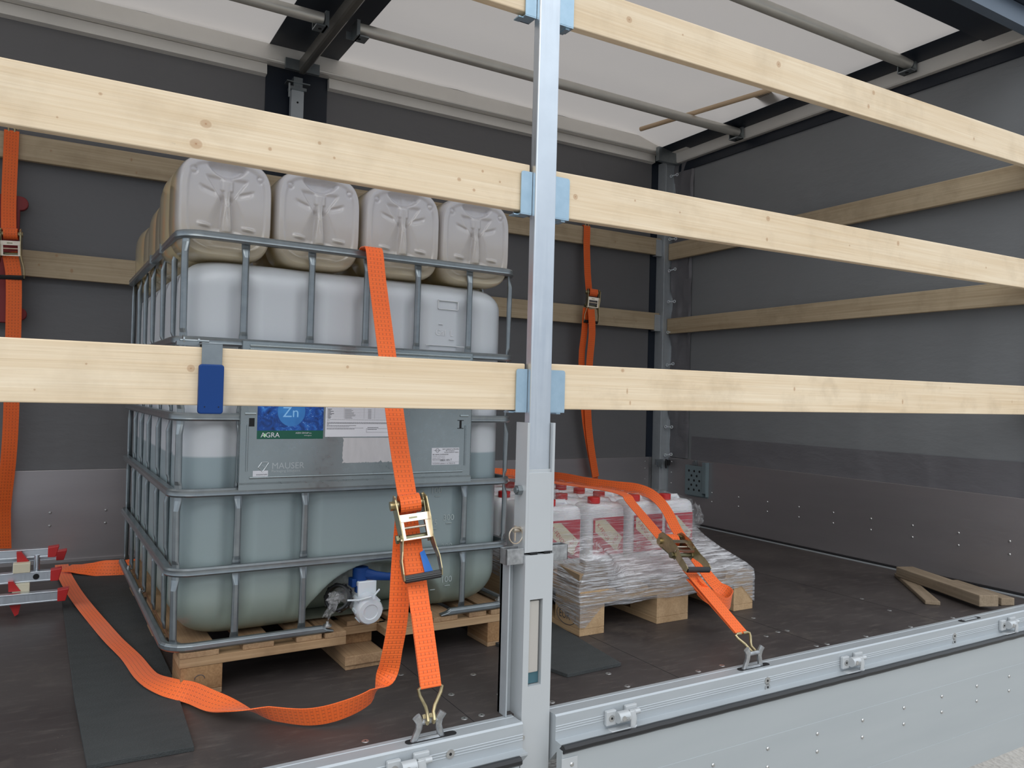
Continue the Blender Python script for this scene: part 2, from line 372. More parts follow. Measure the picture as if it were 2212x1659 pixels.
    def build(s, name, mats, parent=None, loc=None, bevel=0, smooth_angle=35, seg=2):
        me = bpy.data.meshes.new(name); me.from_pydata([tuple(p) for p in s.v], [], s.f)
        if not isinstance(mats, (list, tuple)): mats = [mats]
        for m in mats: me.materials.append(m)
        for p, mi, sm in zip(me.polygons, s.mi, s.sm): p.material_index = mi; p.use_smooth = sm
        if any(u for u in s.uv):
            ul = me.uv_layers.new(name='UVMap').data
            for p, u in zip(me.polygons, s.uv):
                if u:
                    for li, q in zip(p.loop_indices, u): ul[li].uv = q
        me.update()
        if any(s.sm): me.set_sharp_from_angle(angle=math.radians(smooth_angle))
        o = bpy.data.objects.new(name, me); COL.objects.link(o)
        if parent: o.parent = parent
        if loc: o.location = loc
        if bevel:
            b = o.modifiers.new('bevel', 'BEVEL'); b.width = bevel; b.segments = seg; b.limit_method = 'ANGLE'; b.angle_limit = math.radians(40)
        return o
def tag(o, label=None, cat=None, group=None, kind=None):
    if label: o['label'] = label
    if cat: o['category'] = cat
    if group: o['group'] = group
    if kind: o['kind'] = kind
    return o
def empty(name, loc=(0, 0, 0), rz=0, **kw):
    o = bpy.data.objects.new(name, None); COL.objects.link(o); o.location = loc; o.rotation_euler = (0, 0, rz); o.empty_display_size = .05
    return tag(o, **kw)
def kids(o): return [c for c in bpy.data.objects if c.parent == o]
def dup(o, parent=None):
    c = o.copy(); COL.objects.link(c); c.parent = parent
    for k in kids(o): dup(k, c)
    return c
def rrect(x0, x1, y0, y1, r, k=6, nx=1, ny=1):
    """rounded rectangle, counter-clockwise from the front left corner, same count for every size"""
    out = []
    cs = [(x0+r, y0+r, PI, 1.5*PI), (x1-r, y0+r, 1.5*PI, 2*PI), (x1-r, y1-r, 0, .5*PI), (x0+r, y1-r, .5*PI, PI)]
    for i, (cx, cy, a0, a1) in enumerate(cs):
        for j in range(k+1):
            a = a0+(a1-a0)*j/k; out.append((cx+r*math.cos(a), cy+r*math.sin(a)))
        nn = (nx, ny)[i % 2]; e1 = out[-1]; nc = cs[(i+1) % 4]; e2 = (nc[0]+r*math.cos(nc[2]), nc[1]+r*math.sin(nc[2]))
        for j in range(1, nn): t = j/nn; out.append((e1[0]+(e2[0]-e1[0])*t, e1[1]+(e2[1]-e1[1])*t))
    return out
def sst(a, b, x):
    t = max(0, min(1, (x-a)/(b-a))); return t*t*(3-2*t)
OCT = lambda w, h, c=.3: [(-w/2, -h/2+h*c), (-w/2+w*c, -h/2), (w/2-w*c, -h/2), (w/2, -h/2+h*c), (w/2, h/2-h*c), (w/2-w*c, h/2), (-w/2+w*c, h/2), (-w/2, h/2-h*c)]
FRONT = lambda x, y, z: Matrix(((1, 0, 0, x), (0, 0, -1, y), (0, 1, 0, z), (0, 0, 0, 1)))      # text plane facing -Y
def FROT(x, y, z, a): return FRONT(x, y, z) @ Matrix.Rotation(a, 4, 'Z')
X, Y, Z = Vector((1, 0, 0)), Vector((0, 1, 0)), Vector((0, 0, 1))

# ---------------------------------------------------------------- setting
XR, YB = 2.435, 2.328
XL = -3.2
st = lambda o: tag(o, kind='structure')
g = MB(); g.add([(-14, -14, 0), (14, -14, 0), (14, 14, 0), (-14, 14, 0)], [(0, 1, 2, 3)]); st(g.build('ground', M['ground'], loc=(0, 0, -1.0)))
fl = st(MB().box(XL, XR, 0, YB, -.03, 0).build('floor', M['floor']))
sm = MB()
for x in (-.199, .45, 1.08, 1.72): sm.box(x-.0008, x+.0008, .002, YB-.01, -.001, .0004)
sm.build('panel_seam', M['dark'], fl)
scr = [(-.234, .371), (-.055, .282), (-.173, .179), (-.211, .03), (-.06, .123), (-.165, .028), (-.463, .021), (.033, .018), (.291, .118), (.278, .018),
       (.537, .017), (1.06, .179), (1.103, .176), (1.053, .019), (1.102, .016), (1.298, .013), (1.547, .004), (1.807, .012), (.635, .02), (1.115, .336), (.986, .164), (1.68, .18), (1.74, .34)]
sb = MB(); sb.lathe([(0, .0012), (.0075, .0012), (.0088, .0002)], seg=14); sb.lathe([(0, .0014), (.0022, .0014)], 1, seg=8)
s0 = None
for x, y in scr:
    if s0 is None: s0 = o = sb.build('floor_screw', [M['screw'], M['dark']], fl)
    else: o = s0.copy(); COL.objects.link(o); o.parent = fl
    o.location = (x, max(y, .012), 0)
# edge rail with grooves, one extrusion
def rail(x0, x1):
    pr = [(0, .0), (-.012, .0), (-.013, -.0015), (-.015, -.0015), (-.016, 0), (-.040, 0), (-.042, .001), (-.052, .001), (-.056, -.003), (-.056, -.024)]
    for k in (0, 1, 2): z = -.026-k*.006; pr += [(-.056, z), (-.0575, z-.0012), (-.056, z-.0024)]
    pr += [(-.056, -.060), (-.058, -.0605), (-.081, -.0615), (-.081, -.066), (-.03, -.12), (0, -.12)]
    m = MB(); n = len(pr)
    m.add([(x0, y, z) for y, z in pr]+[(x1, y, z) for y, z in pr], [tuple(range(n)), tuple(range(n, 2*n))[::-1]]+[(i, n+i, n+(i+1) % n, (i+1) % n) for i in range(n)])
    return m
t1 = tag(rail(-.004, 2.6).build('trim_1', M['anod']), 'aluminium floor edge rail right of the centre post', kind='structure')
t2 = tag(rail(XL, -.098).build('trim_2', M['anod']), 'aluminium floor edge rail left of the centre post', kind='structure')
bb = MB(); bb.cyl((0, 0, 0), (0, -.003, 0), .0105, 0, 18); bb.cyl((0, -.003, 0), (0, -.0036, 0), .0035, 1, 8)
bo0 = None
for par, x, z in ((t1, .741, -.036), (t1, .742, -.055), (t1, 1.70, -.034), (t1, 1.70, -.055), (t2, -.29, -.033)):
    if bo0 is None: o = bo0 = bb.build('rail_bolt', [M['screw'], M['dark']], par)
    else: o = bo0.copy(); COL.objects.link(o); o.parent = par
    o.location = (x, -.0555, z)
def slot(cx, par):
    m = MB(); L = .052; pts = [(cx+sx*L+.011*math.cos(a), -.03+.011*math.sin(a)) for sx, a0 in ((1, -PI/2), (-1, PI/2)) for a in [a0+PI*k/6 for k in range(7)]]
    m.prism(pts, .0006, .0016); return m.build('ring_slot', M['dark'], par)
for cx, par in ((-.326, t2), (.712, t1), (1.843, t1)): slot(cx, par)
# side board hinges/latches on the rail
def hinge(par, x):
    r = MB(); r.box(-.05, -.018, -.012, 0, -.022, .016); r.box(.012, .05, -.011, 0, -.012, .020)
    h = r.build('hinge', M['pearl'], par, loc=(x, -.0562, -.030), bevel=.003)
    k = MB(); k.cyl((-.022, -.019, -.001), (.012, -.019, -.001), .0145, seg=14); k.cyl((.018, -.018, .004), (.05, -.018, .004), .007, seg=12)
    k.build('knuckle', M['pearl'], h)
    a = MB(); a.sweep([(.024, -.022, .01), (.026, -.026, -.01), (.027, -.024, -.028), (.03, -.026, -.034)], OCT(.02, .008), up=Y); a.box(-.042, .036, -.026, -.004, -.036, -.030)
    a.build('hinge_arm', M['pearl'], h, bevel=.002)
    p = MB()
    for sx, sz, r_ in ((-.034, -.003, .0085), (-.010, .0, .006)): p.cyl((sx, -.0125-(.0 if sx < -.03 else .021), sz), (sx, -.0135-(.0 if sx < -.03 else .021), sz), r_, 0, 14)
    p.cyl((-.034, -.0136, -.003), (-.034, -.0142, -.003), .003, 1, 8)
    p.text('SV', FRONT(-.004, -.0338, -.006), .012, 2)
    p.build('hinge_bolt', [M['screw'], M['dark'], M['worn']], h)
for par, x in ((t1, .193), (t1, 1.12), (t1, 2.04), (t2, -.395)): hinge(par, x)

# walls, roof
wb_ = MB().box(XL, XR, YB, YB+.02, -.02, 2.52)
wallb = st(wb_.build('wall_back', M['tarpb']))
MB().box(XL, 2.30, YB-.022, YB-.001, .0, .405).build('lower_panel', M['board_in'], wallb, bevel=.002)
MB().box(XL, 2.34, YB-.03, YB-.001, .0, .012).build('floor_strip', M['board_in'], wallb)
for x0, x1 in ((-.222, .091), (2.288, 2.395)): MB().box(x0, x1, YB-.004, YB-.0005, .405, 2.5).build('navy_band', M['navy'], wallb)
for x0, x1 in ((XL, -.2225), (.0915, 2.2875)):
    m = MB(); m.add([(x0, YB-.034, 2.348), (x1, YB-.034, 2.348), (x1, YB-.030, 2.400), (x0, YB-.030, 2.400), (x0, YB-.001, 2.343), (x1, YB-.001, 2.343), (x1, YB-.001, 2.40), (x0, YB-.001, 2.40)], [(0, 1, 2, 3), (5, 4, 7, 6), (0, 4, 5, 1), (3, 2, 6, 7), (0, 3, 7, 4), (1, 5, 6, 2)])
    m.build('pale_hem', M['rail_in'], wallb)
wallr = st(MB().box(XR, XR+.02, -.05, YB+.02, -.1, 2.52).build('wall_right', M['tarp']))
# doubled lower band of the end tarpaulin, softly waved
m = MB(); NY, NZ = 60, 8
vs = [(XR-.004-.006*noise.noise(Vector((y*2.6, z*1.5, 3)))-.008*max(0, noise.noise(Vector((y*1.3+z*1.3, z*.6, 7)))), y, z) for z in [.40+.155*k/NZ for k in range(NZ+1)] for y in [-.05+2.10*j/NY for j in range(NY+1)]]
m.add(vs, [(a*(NY+1)+b, a*(NY+1)+b+1, (a+1)*(NY+1)+b+1, (a+1)*(NY+1)+b) for a in range(NZ) for b in range(NY)], smooth=True)
m.build('doubled_hem', M['tarp2'], wallr)
MB().box(XR-.026, XR-.001, -.05, 2.24, .012, .406).build('lower_panel', M['board_in'], wallr, bevel=.002)
MB().box(XR-.036, XR-.001, -.05, 2.24, 0, .012).build('floor_gasket', M['rubber'], wallr)
MB().box(XR-.052, XR-.036, -.05, 2.24, 0, .004).build('floor_strip', M['anod'], wallr)
# rumpled strip of tarpaulin beside the corner post
m = MB(); NY, NZ = 10, 70
vs = []
for k in range(NZ+1):
    z = .41+1.95*k/NZ
    for j in range(NY+1):
        t = j/NY; y = 2.245-.165*t
        vs.append((XR-.006-(1-t)*.03*(.6+.8*noise.noise(Vector((z*4.5, t*2, 1.3))))-.010*noise.noise(Vector((z*9, t*5, 5)))-(.004 if j == NY-1 else 0), y, z))
m.add(vs, [(a*(NY+1)+b, a*(NY+1)+b+1, (a+1)*(NY+1)+b+1, (a+1)*(NY+1)+b) for a in range(NZ) for b in range(NY)], smooth=True)
m.build('rumpled_edge', M['tarp2'], wallr)
lp = MB()
for cy in (-.022, .022):
    lp.tube([(0, cy+.008*math.cos(a), .008*math.sin(a)) for a in [2*PI*k/12 for k in range(12)]], .0028, closed=True, seg=6)
lp.box(-.003, .003, -.015, .015, -.003, .003)
l0 = None
for z in (2.26, 1.99, 1.84, 1.636, 1.428, 1.228, 1.016, .607, .425):
    if l0 is None: o = l0 = lp.build('fixing_loop', M['white'], wallr)
    else: o = l0.copy(); COL.objects.link(o); o.parent = wallr
    o.location = (XR-.052, 2.215, z); o.rotation_euler = (random.uniform(-.2, .2), 0, .3)
# rivets
rv = MB(); rv.lathe([(0, .003), (.004, .0025), (.006, 0)], seg=10)
r0 = None
def rivet(par, x, y, z, rot):
    global r0
    if r0 is None: o = r0 = rv.build('rivet', M['screw'], par)
    else: o = r0.copy(); COL.objects.link(o); o.parent = par
    o.location = (x, y, z); o.rotation_euler = rot
for k in range(9):
    for z in (.220, .165): rivet(wallr, XR-.0262, .12+.2155*k, z, (0, -PI/2, 0))
for z in (.38, .31, .24, .17): rivet(wallr, XR-.0262, 2.21, z, (0, -PI/2, 0))
for x in (-1.30, -1.083, -.867, 1.30, 1.51, 1.73, 1.94, 2.15):
    for z in (.220, .163): rivet(wallb, x, YB-.0225, z, (PI/2, 0, 0))
for z in (.375, .33, .26, .19): rivet(wallb, 2.27, YB-.0225, z, (PI/2, 0, 0))
# roof: slightly sagging translucent sheet
m = MB(); NX, NY = 70, 40
vs = [(XL+(XR+.02-XL)*i/NX, -.08+(YB+.1)*j/NY, 2.515+.008*noise.noise(Vector((i*.35, j*.2, 2)))-.012*abs(math.sin(j/NY*PI*3))-.085*sst(1.95, 2.4, XL+(XR+.02-XL)*i/NX)) for j in range(NY+1) for i in range(NX+1)]
m.add(vs, [(a*(NX+1)+b, a*(NX+1)+b+1, (a+1)*(NX+1)+b+1, (a+1)*(NX+1)+b) for a in range(NY) for b in range(NX)], smooth=True)
roof = st(m.build('ceiling', M['roof']))
MB().box(-.222, .125, -.05, YB-.01, 2.485, 2.488).build('navy_cross_band', M['navy'], roof)
m = MB(); q_ = [2.262+.173*k/8 for k in range(9)]
m.add([(x, y, 2.502-.085*sst(1.95, 2.4, x)-.016) for x in q_ for y in (-.05, YB-.01)], [(2*k, 2*k+1, 2*k+3, 2*k+2) for k in range(8)], smooth=True)
m.build('navy_edge_band', M['navy'], roof)
MB().box(XL, XR, -.05, .245, 2.39, 2.393).build('navy_front_band', M['navy'], roof)
MB().box(2.345, 2.385, YB-.26, YB-.13, 2.40, 2.403).build('patch', M['rail_in'], roof)
def prof_x(pr, x0, x1, name, m_, **kw):
    n = len(pr); mb = MB(); mb.add([(x0, y, z) for y, z in pr]+[(x1, y, z) for y, z in pr], [tuple(range(n)), tuple(range(n, 2*n))[::-1]]+[(i, n+i, n+(i+1) % n, (i+1) % n) for i in range(n)])
    return mb.build(name, m_, **kw)
t3 = tag(prof_x([(YB-.001, 2.405), (YB-.070, 2.398), (YB-.080, 2.402), (YB-.082, 2.408), (YB-.078, 2.412), (YB-.072, 2.470), (YB-.07, 2.485), (YB-.04, 2.492), (YB-.001, 2.492)], XL, 2.37, 'trim_3', M['rail_in']), kind='structure')
def prof_y(pr, y0, y1, name, m_, **kw):
    n = len(pr); mb = MB(); mb.add([(x, y0, z) for x, z in pr]+[(x, y1, z) for x, z in pr], [tuple(range(n))[::-1], tuple(range(n, 2*n))]+[(i, (i+1) % n, n+(i+1) % n, n+i) for i in range(n)])
    return mb.build(name, m_, **kw)
t4 = tag(prof_y([(XR-.001, 2.342), (XR-.044, 2.338), (XR-.05, 2.345), (XR-.054, 2.40), (XR-.05, 2.408), (XR-.001, 2.415)], -.05, YB-.08, 'trim_4', M['rail_in']), kind='structure')
MB().box(XR-.014, XR-.001, -.05, YB-.1, 2.285, 2.338).build('navy_hem', M['navy'], wallr)
t5 = tag(prof_x([(-.01, 2.305), (.03, 2.305), (.045, 2.33), (.045, 2.388), (-.01, 2.388)], XL, XR, 'trim_5', M['slate']), kind='structure')
# corner post
cp = MB(); cp.box(2.34, 2.352, 2.245, YB-.005, 0, 2.35); cp.box(2.352, 2.43, 2.255, YB-.005, 0, 2.35); cp.box(2.352, 2.356, 2.248, 2.256, 0, 2.35); cp.box(2.414, 2.434, 2.242, YB-.005, 0, 2.35)
t6 = tag(cp.build('trim_6', M['anod'], bevel=.0015), kind='structure')
hl = MB(); hl.box(2.295, 2.345, 2.225, 2.243, .36, .395); hl.box(2.30, 2.33, 2.215, 2.226, .348, .38); hl.cyl((2.352, 2.236, .335), (2.352, 2.236, .395), .007)
hl.build('corner_latch', M['galv'], t6)
hl = MB(); hl.box(2.385, 2.42, 2.222, 2.24, .355, .39); hl.cyl((2.382, 2.230, .335), (2.382, 2.230, .395), .006); hl.build('corner_latch', M['black'], t6)
cp = MB(); cp.box(2.398, 2.434, -.03, .035, -.12, 2.305); tag(cp.build('trim_9', M['anod'], bevel=.002), kind='structure')
MB().box(XR-.20, XR-.002, YB-.13, YB-.10, 2.33, 2.42).build('corner_joint', M['galv'], t6)
# mid post on the back wall and its bracket
mp = MB(); mp.box(-.108, -.046, 2.26, 2.30, .40, 2.30)
t7 = tag(mp.build('trim_7', M['anod'], bevel=.002), kind='structure')
b = MB(); b.box(-.118, -.036, 2.25, 2.304, 2.285, 2.30); b.box(-.10, -.055, 2.256, 2.30, 2.30, 2.35); b.cyl((-.122, 2.25, 2.24), (-.122, 2.25, 2.31), .005); b.box(-.135, -.02, 2.245, 2.30, 2.318, 2.324)
b.build('post_head', M['galv'], t7)
b = MB(); b.cyl((-.077, 2.2595, 2.225), (-.077, 2.2585, 2.225), .005); b.build('post_hole', M['dark'], t7)
# transverse roof bow
bw = MB(); bw.sweep([(-.063, 2.25, 2.405), (-.063, .05, 2.405)], [(-.02, -.03), (-.012, -.036), (.012, -.036), (.02, -.03), (.02, .02), (-.02, .02)], smooth=False)
t8 = tag(bw.build('trim_8', M['bow']), kind='structure')
MB().box(-.15, .02, 2.225, 2.243, 2.372, 2.425).build('bow_bracket', M['galv'], t8)

# roof pipes: each can be lifted out of its brackets
def pipe(y, x0, x1, label, z=2.376):
    r = empty('roof_pipe', (x0, y, z), label=label, cat='pipe', group='round roof pipes under the tarpaulin')
    MB().cyl((0, 0, 0), (x1-x0, 0, 0), .0255, seg=24).build('tube', M['pipe'], r)
    for ex, s_ in ((0, -1), (x1-x0, 1)):
        b = MB(); b.box(ex-.018*s_-.018, ex-.018*s_+.03, -.033, .033, -.045, -.039); b.box(ex+s_*.006-.003, ex+s_*.006+.012, -.033, .033, -.045, .025)
        b.box(ex-.036, ex+.02, .03, .034, -.043, -.01); b.cyl((ex-.012*s_, 0, -.0395), (ex-.012*s_, 0, -.046), .008, 1, 10)
        b.build('end_bracket', [M['galv'], M['dark']], r)
pipe(1.64, .01, 2.352, 'long round roof pipe at mid depth, right of the cross bow, under the loose dowel')
pipe(1.64, -2.4, -.14, 'round roof pipe end left of the cross bow above the canisters')
pipe(.572, .01, 2.352, 'long round roof pipe nearest the open side at upper right', 2.40)
d = MB(); d.cyl((1.931, 2.02, 2.42), (2.121, 1.069, 2.42), .0135, seg=14)
tag(d.build('wooden_dowel', M['dowel']), 'loose pale wooden dowel lying across the roof pipe', 'stick')
m = MB(); m.box(-.065, .065, -.05, .05, 0, .001, mat=Matrix.Translation((2.235, 1.305, 2.452)) @ Matrix.Rotation(.06, 4, 'Z'))
for k in range(5): m.box(-.07, .07 if k % 2 else .04, -.03+k*.013, -.026+k*.013, -.0006, 0, 1, mat=Matrix.Translation((2.235, 1.305, 2.452)))
m.build('paper_tag', [M['tan'], M['ink']], roof)

# ---------------------------------------------------------------- slats
def slat(x0, x1, y0, zb0, slope, h, label, knots=(), seed=1, th=.025, ydir=False, dark=False, dirt=.3):
    L = x1-x0; m = MB()
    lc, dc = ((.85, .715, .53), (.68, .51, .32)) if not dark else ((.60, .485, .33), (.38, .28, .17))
    if not ydir:
        vs = [(0, 0, 0), (L, 0, slope*L), (L, th, slope*L), (0, th, 0), (0, 0, h), (L, 0, h+slope*L), (L, th, h+slope*L), (0, th, h)]
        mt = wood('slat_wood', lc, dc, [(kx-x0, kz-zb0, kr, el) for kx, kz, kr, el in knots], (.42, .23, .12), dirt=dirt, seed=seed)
    else:
        vs = [(0, 0, 0), (th, 0, 0), (th, L, 0), (0, L, 0), (0, 0, h), (th, 0, h), (th, L, h), (0, L, h)]
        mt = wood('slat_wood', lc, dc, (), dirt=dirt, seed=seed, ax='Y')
    m.add(vs, [(0, 3, 2, 1), (4, 5, 6, 7), (0, 1, 5, 4), (2, 3, 7, 6), (1, 2, 6, 5), (3, 0, 4, 7)])
    loc = (x0, y0, zb0) if not ydir else (y0, x0, zb0)
    return tag(m.build('wooden_plank', mt, loc=loc, bevel=.0025), label, 'plank', 'removable wooden side planks')
def K(*a): return [(p[0], p[2], r, e_) for p, r, e_ in a]
slat(-2.4, -.083, 0, .7436, 0, .1152, 'pale wooden plank at waist height left of the post, carrying the blue clamp',
     K(((-0.854, 0, 0.816), .0075, 1.0), ((-0.536, 0, 0.832), .0035, 1), ((-1.035, 0, 0.817), .002, 1), ((-1.115, 0, 0.767), .0018, 1)), 1)
slat(-.018, 2.397, 0, .7470, .0045, .1150, 'lowest long wooden plank right of the post, with a dark crack near its left end',
     K(((0.251, -0, 0.768), .006, .5), ((0.24, 0, 0.799), .008, .35), ((1.461, 0, 0.794), .009, .5), ((0.903, 0, 0.823), .007, .6), ((2.174, 0, 0.807), .006, .4), ((0.223, 0, 0.854), .005, 1.2), ((1.746, -0, 0.85), .004, .5)), 2, dirt=.45)
slat(-2.4, -.083, 0, 1.2367, 0, .1167, 'left bay wooden plank just above the yellowish canisters, two big knots',
     K(((-0.841, 0, 1.303), .0085, 1.3), ((-0.858, 0, 1.26), .010, 1.2), ((-0.715, 0, 1.276), .004, 1), ((-0.612, 0, 1.308), .004, 1), ((-0.579, 0, 1.282), .003, 1), ((-1.027, 0, 1.322), .003, 1.2), ((-1.095, 0, 1.264), .002, 1),
       ((-0.216, 0, 1.315), .0035, 1), ((-0.278, 0, 1.285), .0045, 1.2), ((-0.238, 0, 1.266), .004, 1), ((-0.168, 0, 1.297), .003, 1)), 3)
slat(-.018, 2.397, 0, 1.2350, .0133, .1165, 'right bay wooden plank at middle height, round knots and wavy grain',
     K(((0.056, 0, 1.295), .0075, 1), ((0.252, 0, 1.315), .003, 1), ((0.414, 0, 1.306), .003, 1), ((0.77, 0, 1.338), .008, 1.1), ((0.767, 0, 1.274), .006, .8), ((1.42, 0, 1.342), .009, .8), ((1.158, 0, 1.303), .003, 1), ((1.974, 0, 1.317), .004, 1)), 4)
slat(-.018, 2.397, 0, 1.730, .0135, .1150, 'topmost wooden plank right of the post, running up to the roof edge',
     K(((0.218, 0, 1.799), .009, 1.1), ((0.803, 0, 1.819), .010, 1), ((1.27, 0, 1.835), .008, 1), ((1.244, 0, 1.783), .008, .8), ((1.878, 0, 1.795), .006, .8), ((0.41, 0, 1.808), .003, 1)), 5)
slat(-2.4, -.083, 0, 1.7300, 0, .1150, 'topmost wooden plank left of the post, only its end in view', (), 6)
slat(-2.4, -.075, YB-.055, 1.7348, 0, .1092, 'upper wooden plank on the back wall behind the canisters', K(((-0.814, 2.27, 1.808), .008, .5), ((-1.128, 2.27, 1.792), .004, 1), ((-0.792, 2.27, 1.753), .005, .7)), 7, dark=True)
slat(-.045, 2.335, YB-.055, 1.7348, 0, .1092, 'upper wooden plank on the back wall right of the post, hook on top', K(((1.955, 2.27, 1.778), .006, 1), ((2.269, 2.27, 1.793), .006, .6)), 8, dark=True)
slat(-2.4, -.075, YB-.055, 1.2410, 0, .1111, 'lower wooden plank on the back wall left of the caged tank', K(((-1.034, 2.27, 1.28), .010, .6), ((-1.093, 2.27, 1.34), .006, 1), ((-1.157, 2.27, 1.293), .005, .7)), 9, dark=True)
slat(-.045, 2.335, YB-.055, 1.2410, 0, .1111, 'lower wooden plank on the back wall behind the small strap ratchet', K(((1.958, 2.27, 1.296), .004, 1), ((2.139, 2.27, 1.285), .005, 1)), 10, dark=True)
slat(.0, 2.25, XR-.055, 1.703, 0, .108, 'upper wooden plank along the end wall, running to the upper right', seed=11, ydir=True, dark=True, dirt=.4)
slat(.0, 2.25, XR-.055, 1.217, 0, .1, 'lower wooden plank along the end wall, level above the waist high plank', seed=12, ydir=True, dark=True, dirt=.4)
# little nail/hook leftovers on back slats
# holders at the ends of the back slats
for z in (1.7348, 1.241):
    m = MB(); m.box(2.29, 2.338, YB-.062, YB-.056, z-.006, z+.1); m.box(2.29, 2.338, YB-.062, YB-.024, z-.008, z-.004)
    m.build('slat_holder', M['anod'], t6, bevel=.001)

# ---------------------------------------------------------------- centre post
post = empty('centre_post', (-.05, -.02, -.3), label='tall silver metal centre post on the loading edge, holding the plank ends', cat='post')
def pm(): return MB()
T = Matrix.Translation((.05, .02, .3))     # world -> post local
def pbuild(m, name, mt, bevel=0, parent=post):
    for i, p in enumerate(m.v): m.v[i] = T @ p
    return m.build(name, mt, parent, bevel=bevel)
m = pm(); m.box(-.0785, -.018, -.022, .005, .395, 2.37); pbuild(m, 'upper_tube', M['alu'], .003)
# sleeve: U-shaped with a window for the tube
sl = pm(); sl.box(-.0905, -.0835, -.032, .022, .398, .714); sl.box(-.0165, -.0095, -.032, .022, .398, .714); sl.box(-.0835, -.0165, -.0245, -.0235, .398, .60); sl.box(-.0835, -.0165, -.032, -.0245, .398, .592)
pbuild(sl, 'sleeve', M['pearl'], .0022)
lo = pm()
lo.box(-.0905, -.0745, -.036, .03, -.5, .392); lo.box(-.0375, -.0095, -.036, .03, -.5, .392); lo.box(-.0745, -.0375, -.036, .03, .284, .392); lo.box(-.0745, -.0375, -.036, .03, -.5, .075)
lo.box(-.0745, -.0375, -.01, .03, .075, .284)
lo_ = pbuild(lo, 'lower_post', M['pearl'], .0)
m = pm(); m.box(-.0735, -.0435, -.030, -.012, .105, .279); pbuild(m, 'slot_bar', M['slotin'], .002)
m = pm(); m.box(-.0735, -.0385, -.024, -.011, .077, .104); pbuild(m, 'slot_end', M['teal'])
m = pm(); m.box(-.121, -.0905, .018, .03, .0, .375); m.box(-.121, -.117, -.012, .03, .0, .375); pbuild(m, 'side_flange', M['anod'], .0015)
for a, b in ((-.0745, -.055), (-.0345, -.0175)): m = pm(); m.box(a, b, -.034, -.01, .391, .3985); pbuild(m, 'joint_gap', M['dark'])
for a, b in ((-.140, -.0905), (-.0095, .038)):
    m = pm(); m.box(a, b, -.03, -.026, .372, .410); m.box(a, b, .0, .004, .372, .410); m.box(a if a < -.1 else b-.003, a+.003 if a < -.1 else b, -.03, .004, .372, .410)
    pbuild(m, 'slat_pocket', M['worn'], .001)
m = pm(); c0 = Vector((-.0905, -.006, .548)); m.cyl(c0, c0-X*.012, .013, 0, 6); m.cyl(c0-X*.012, c0-X*.016, .008, 0, 12); pbuild(m, 'bolt', M['galv']); m = pm(); m.cyl(c0+X*.081, c0+X*.087, .013, 0, 6); pbuild(m, 'bolt', M['galv'])
m = pm(); c0 = Vector((-.0905, -.008, .452)); m.cyl(c0, c0-X*.02, .007, 0, 12); m.cyl(c0-X*.014+Z*.01, c0-X*.014-Z*.028, .0025, 0, 8)
m.tube([c0+Vector((-.0175+.019*math.cos(a), -.010, -.012+.020*math.sin(a))) for a in [2*PI*k/24 for k in range(24)]], .0018, closed=True, seg=6); pbuild(m, 'ring_pin', M['zincp'])
m = pm(); c0 = Vector((-.0905, -.0, -.045)); m.cyl(c0+X*.004-Y*.036, c0+X*.004-Y*.0385, .006, 0, 12); pbuild(m, 'post_rivet', M['screw'])
def clip(x0, x1, z0, z1, side):
    # U-shaped zinc holder: front lip, bottom lip, back lip
    m = MB(); poly = []
    r = .006; lx0, lx1 = (x0, x1)
    if side < 0: poly = [(lx0, z0), (lx1, z0), (lx1, z1), (lx0+r, z1), (lx0+r*.3, z1-r*.3), (lx0, z1-r)]
    else: poly = [(lx0, z0), (lx1, z0), (lx1, z1-r), (lx1-r*.3, z1-r*.3), (lx1-r, z1), (lx0, z1)]
    Mx = Matrix(((1, 0, 0, 0), (0, 0, -1, -.0036), (0, 1, 0, 0), (0, 0, 0, 1)))
    m.prism(poly, 0, .003, mat=Mx)
    m.box(lx0, lx1, -.006, .031, z0-.003, z0); m.box(lx0, lx1, .028, .031, z0-.003, z1-.01)
    if side < 0: m.box(lx0-.012, lx0+.003, .006, .031, z0-.004, z0-.001)
    else: m.box(lx1-.02, lx1-.008, .0, .031, z0-.007, z0-.003)
    pbuild(m, 'slat_clip', M['clip'])
for z0l, z0r in ((.7415, .7420), (1.230, 1.2315), (1.7215, 1.7255)):
    clip(-.111, -.0795, z0l, z0l+.104, -1); clip(-.0165, .033, z0r, z0r+.104, 1)

# blue hook clamp on the waist slat
bc = empty('hook_clamp', (-.815, 0, .745), label='blue rubber-tipped metal clamp hooked over the waist high plank', cat='clamp')
m = MB(); m.box(-.021, .018, -.0085, -.0055, .055, .122); m.box(-.021, .018, -.0085, .034, .1195, .123); m.box(-.021, .018, .0305, .034, .02, .12)
m.build('metal_strip', M['galv'], bc, bevel=.001)
m = MB(); m.prism([(a, b) for a, b in rrect(-.026, .021, -.018, .080, .006)], 0, .014, mat=FRONT(0, -.002, 0)); m.build('blue_sleeve', M['blue'], bc, bevel=.0025)
for sx in (-.014, .012): m = MB(); m.cyl((sx, -.0158, -.004), (sx, -.0166, -.004), .0012, 0, 8); m.build('pin_hole', M['dark'], bc)
m = MB(); m.cyl((-.055, .045, .128), (.0, .045, .128), .004, 0, 10); m.cyl((-.05, .045, .128), (-.047, .045, .128), .011, 0, 12); m.cyl((-.022, .045, .128), (-.018, .045, .128), .007, 0, 12)
m.box(-.062, -.02, .035, .055, .118, .126); m.build('bolt', M['galv'], bc)

# ---------------------------------------------------------------- bulk container
IB = empty('bulk_container', (-.8307, .4566, 0), .0193, label='large caged white liquid tank on a wooden pallet, half full of grey-green liquid', cat='tank')
BW, BD = 1.015, 1.219
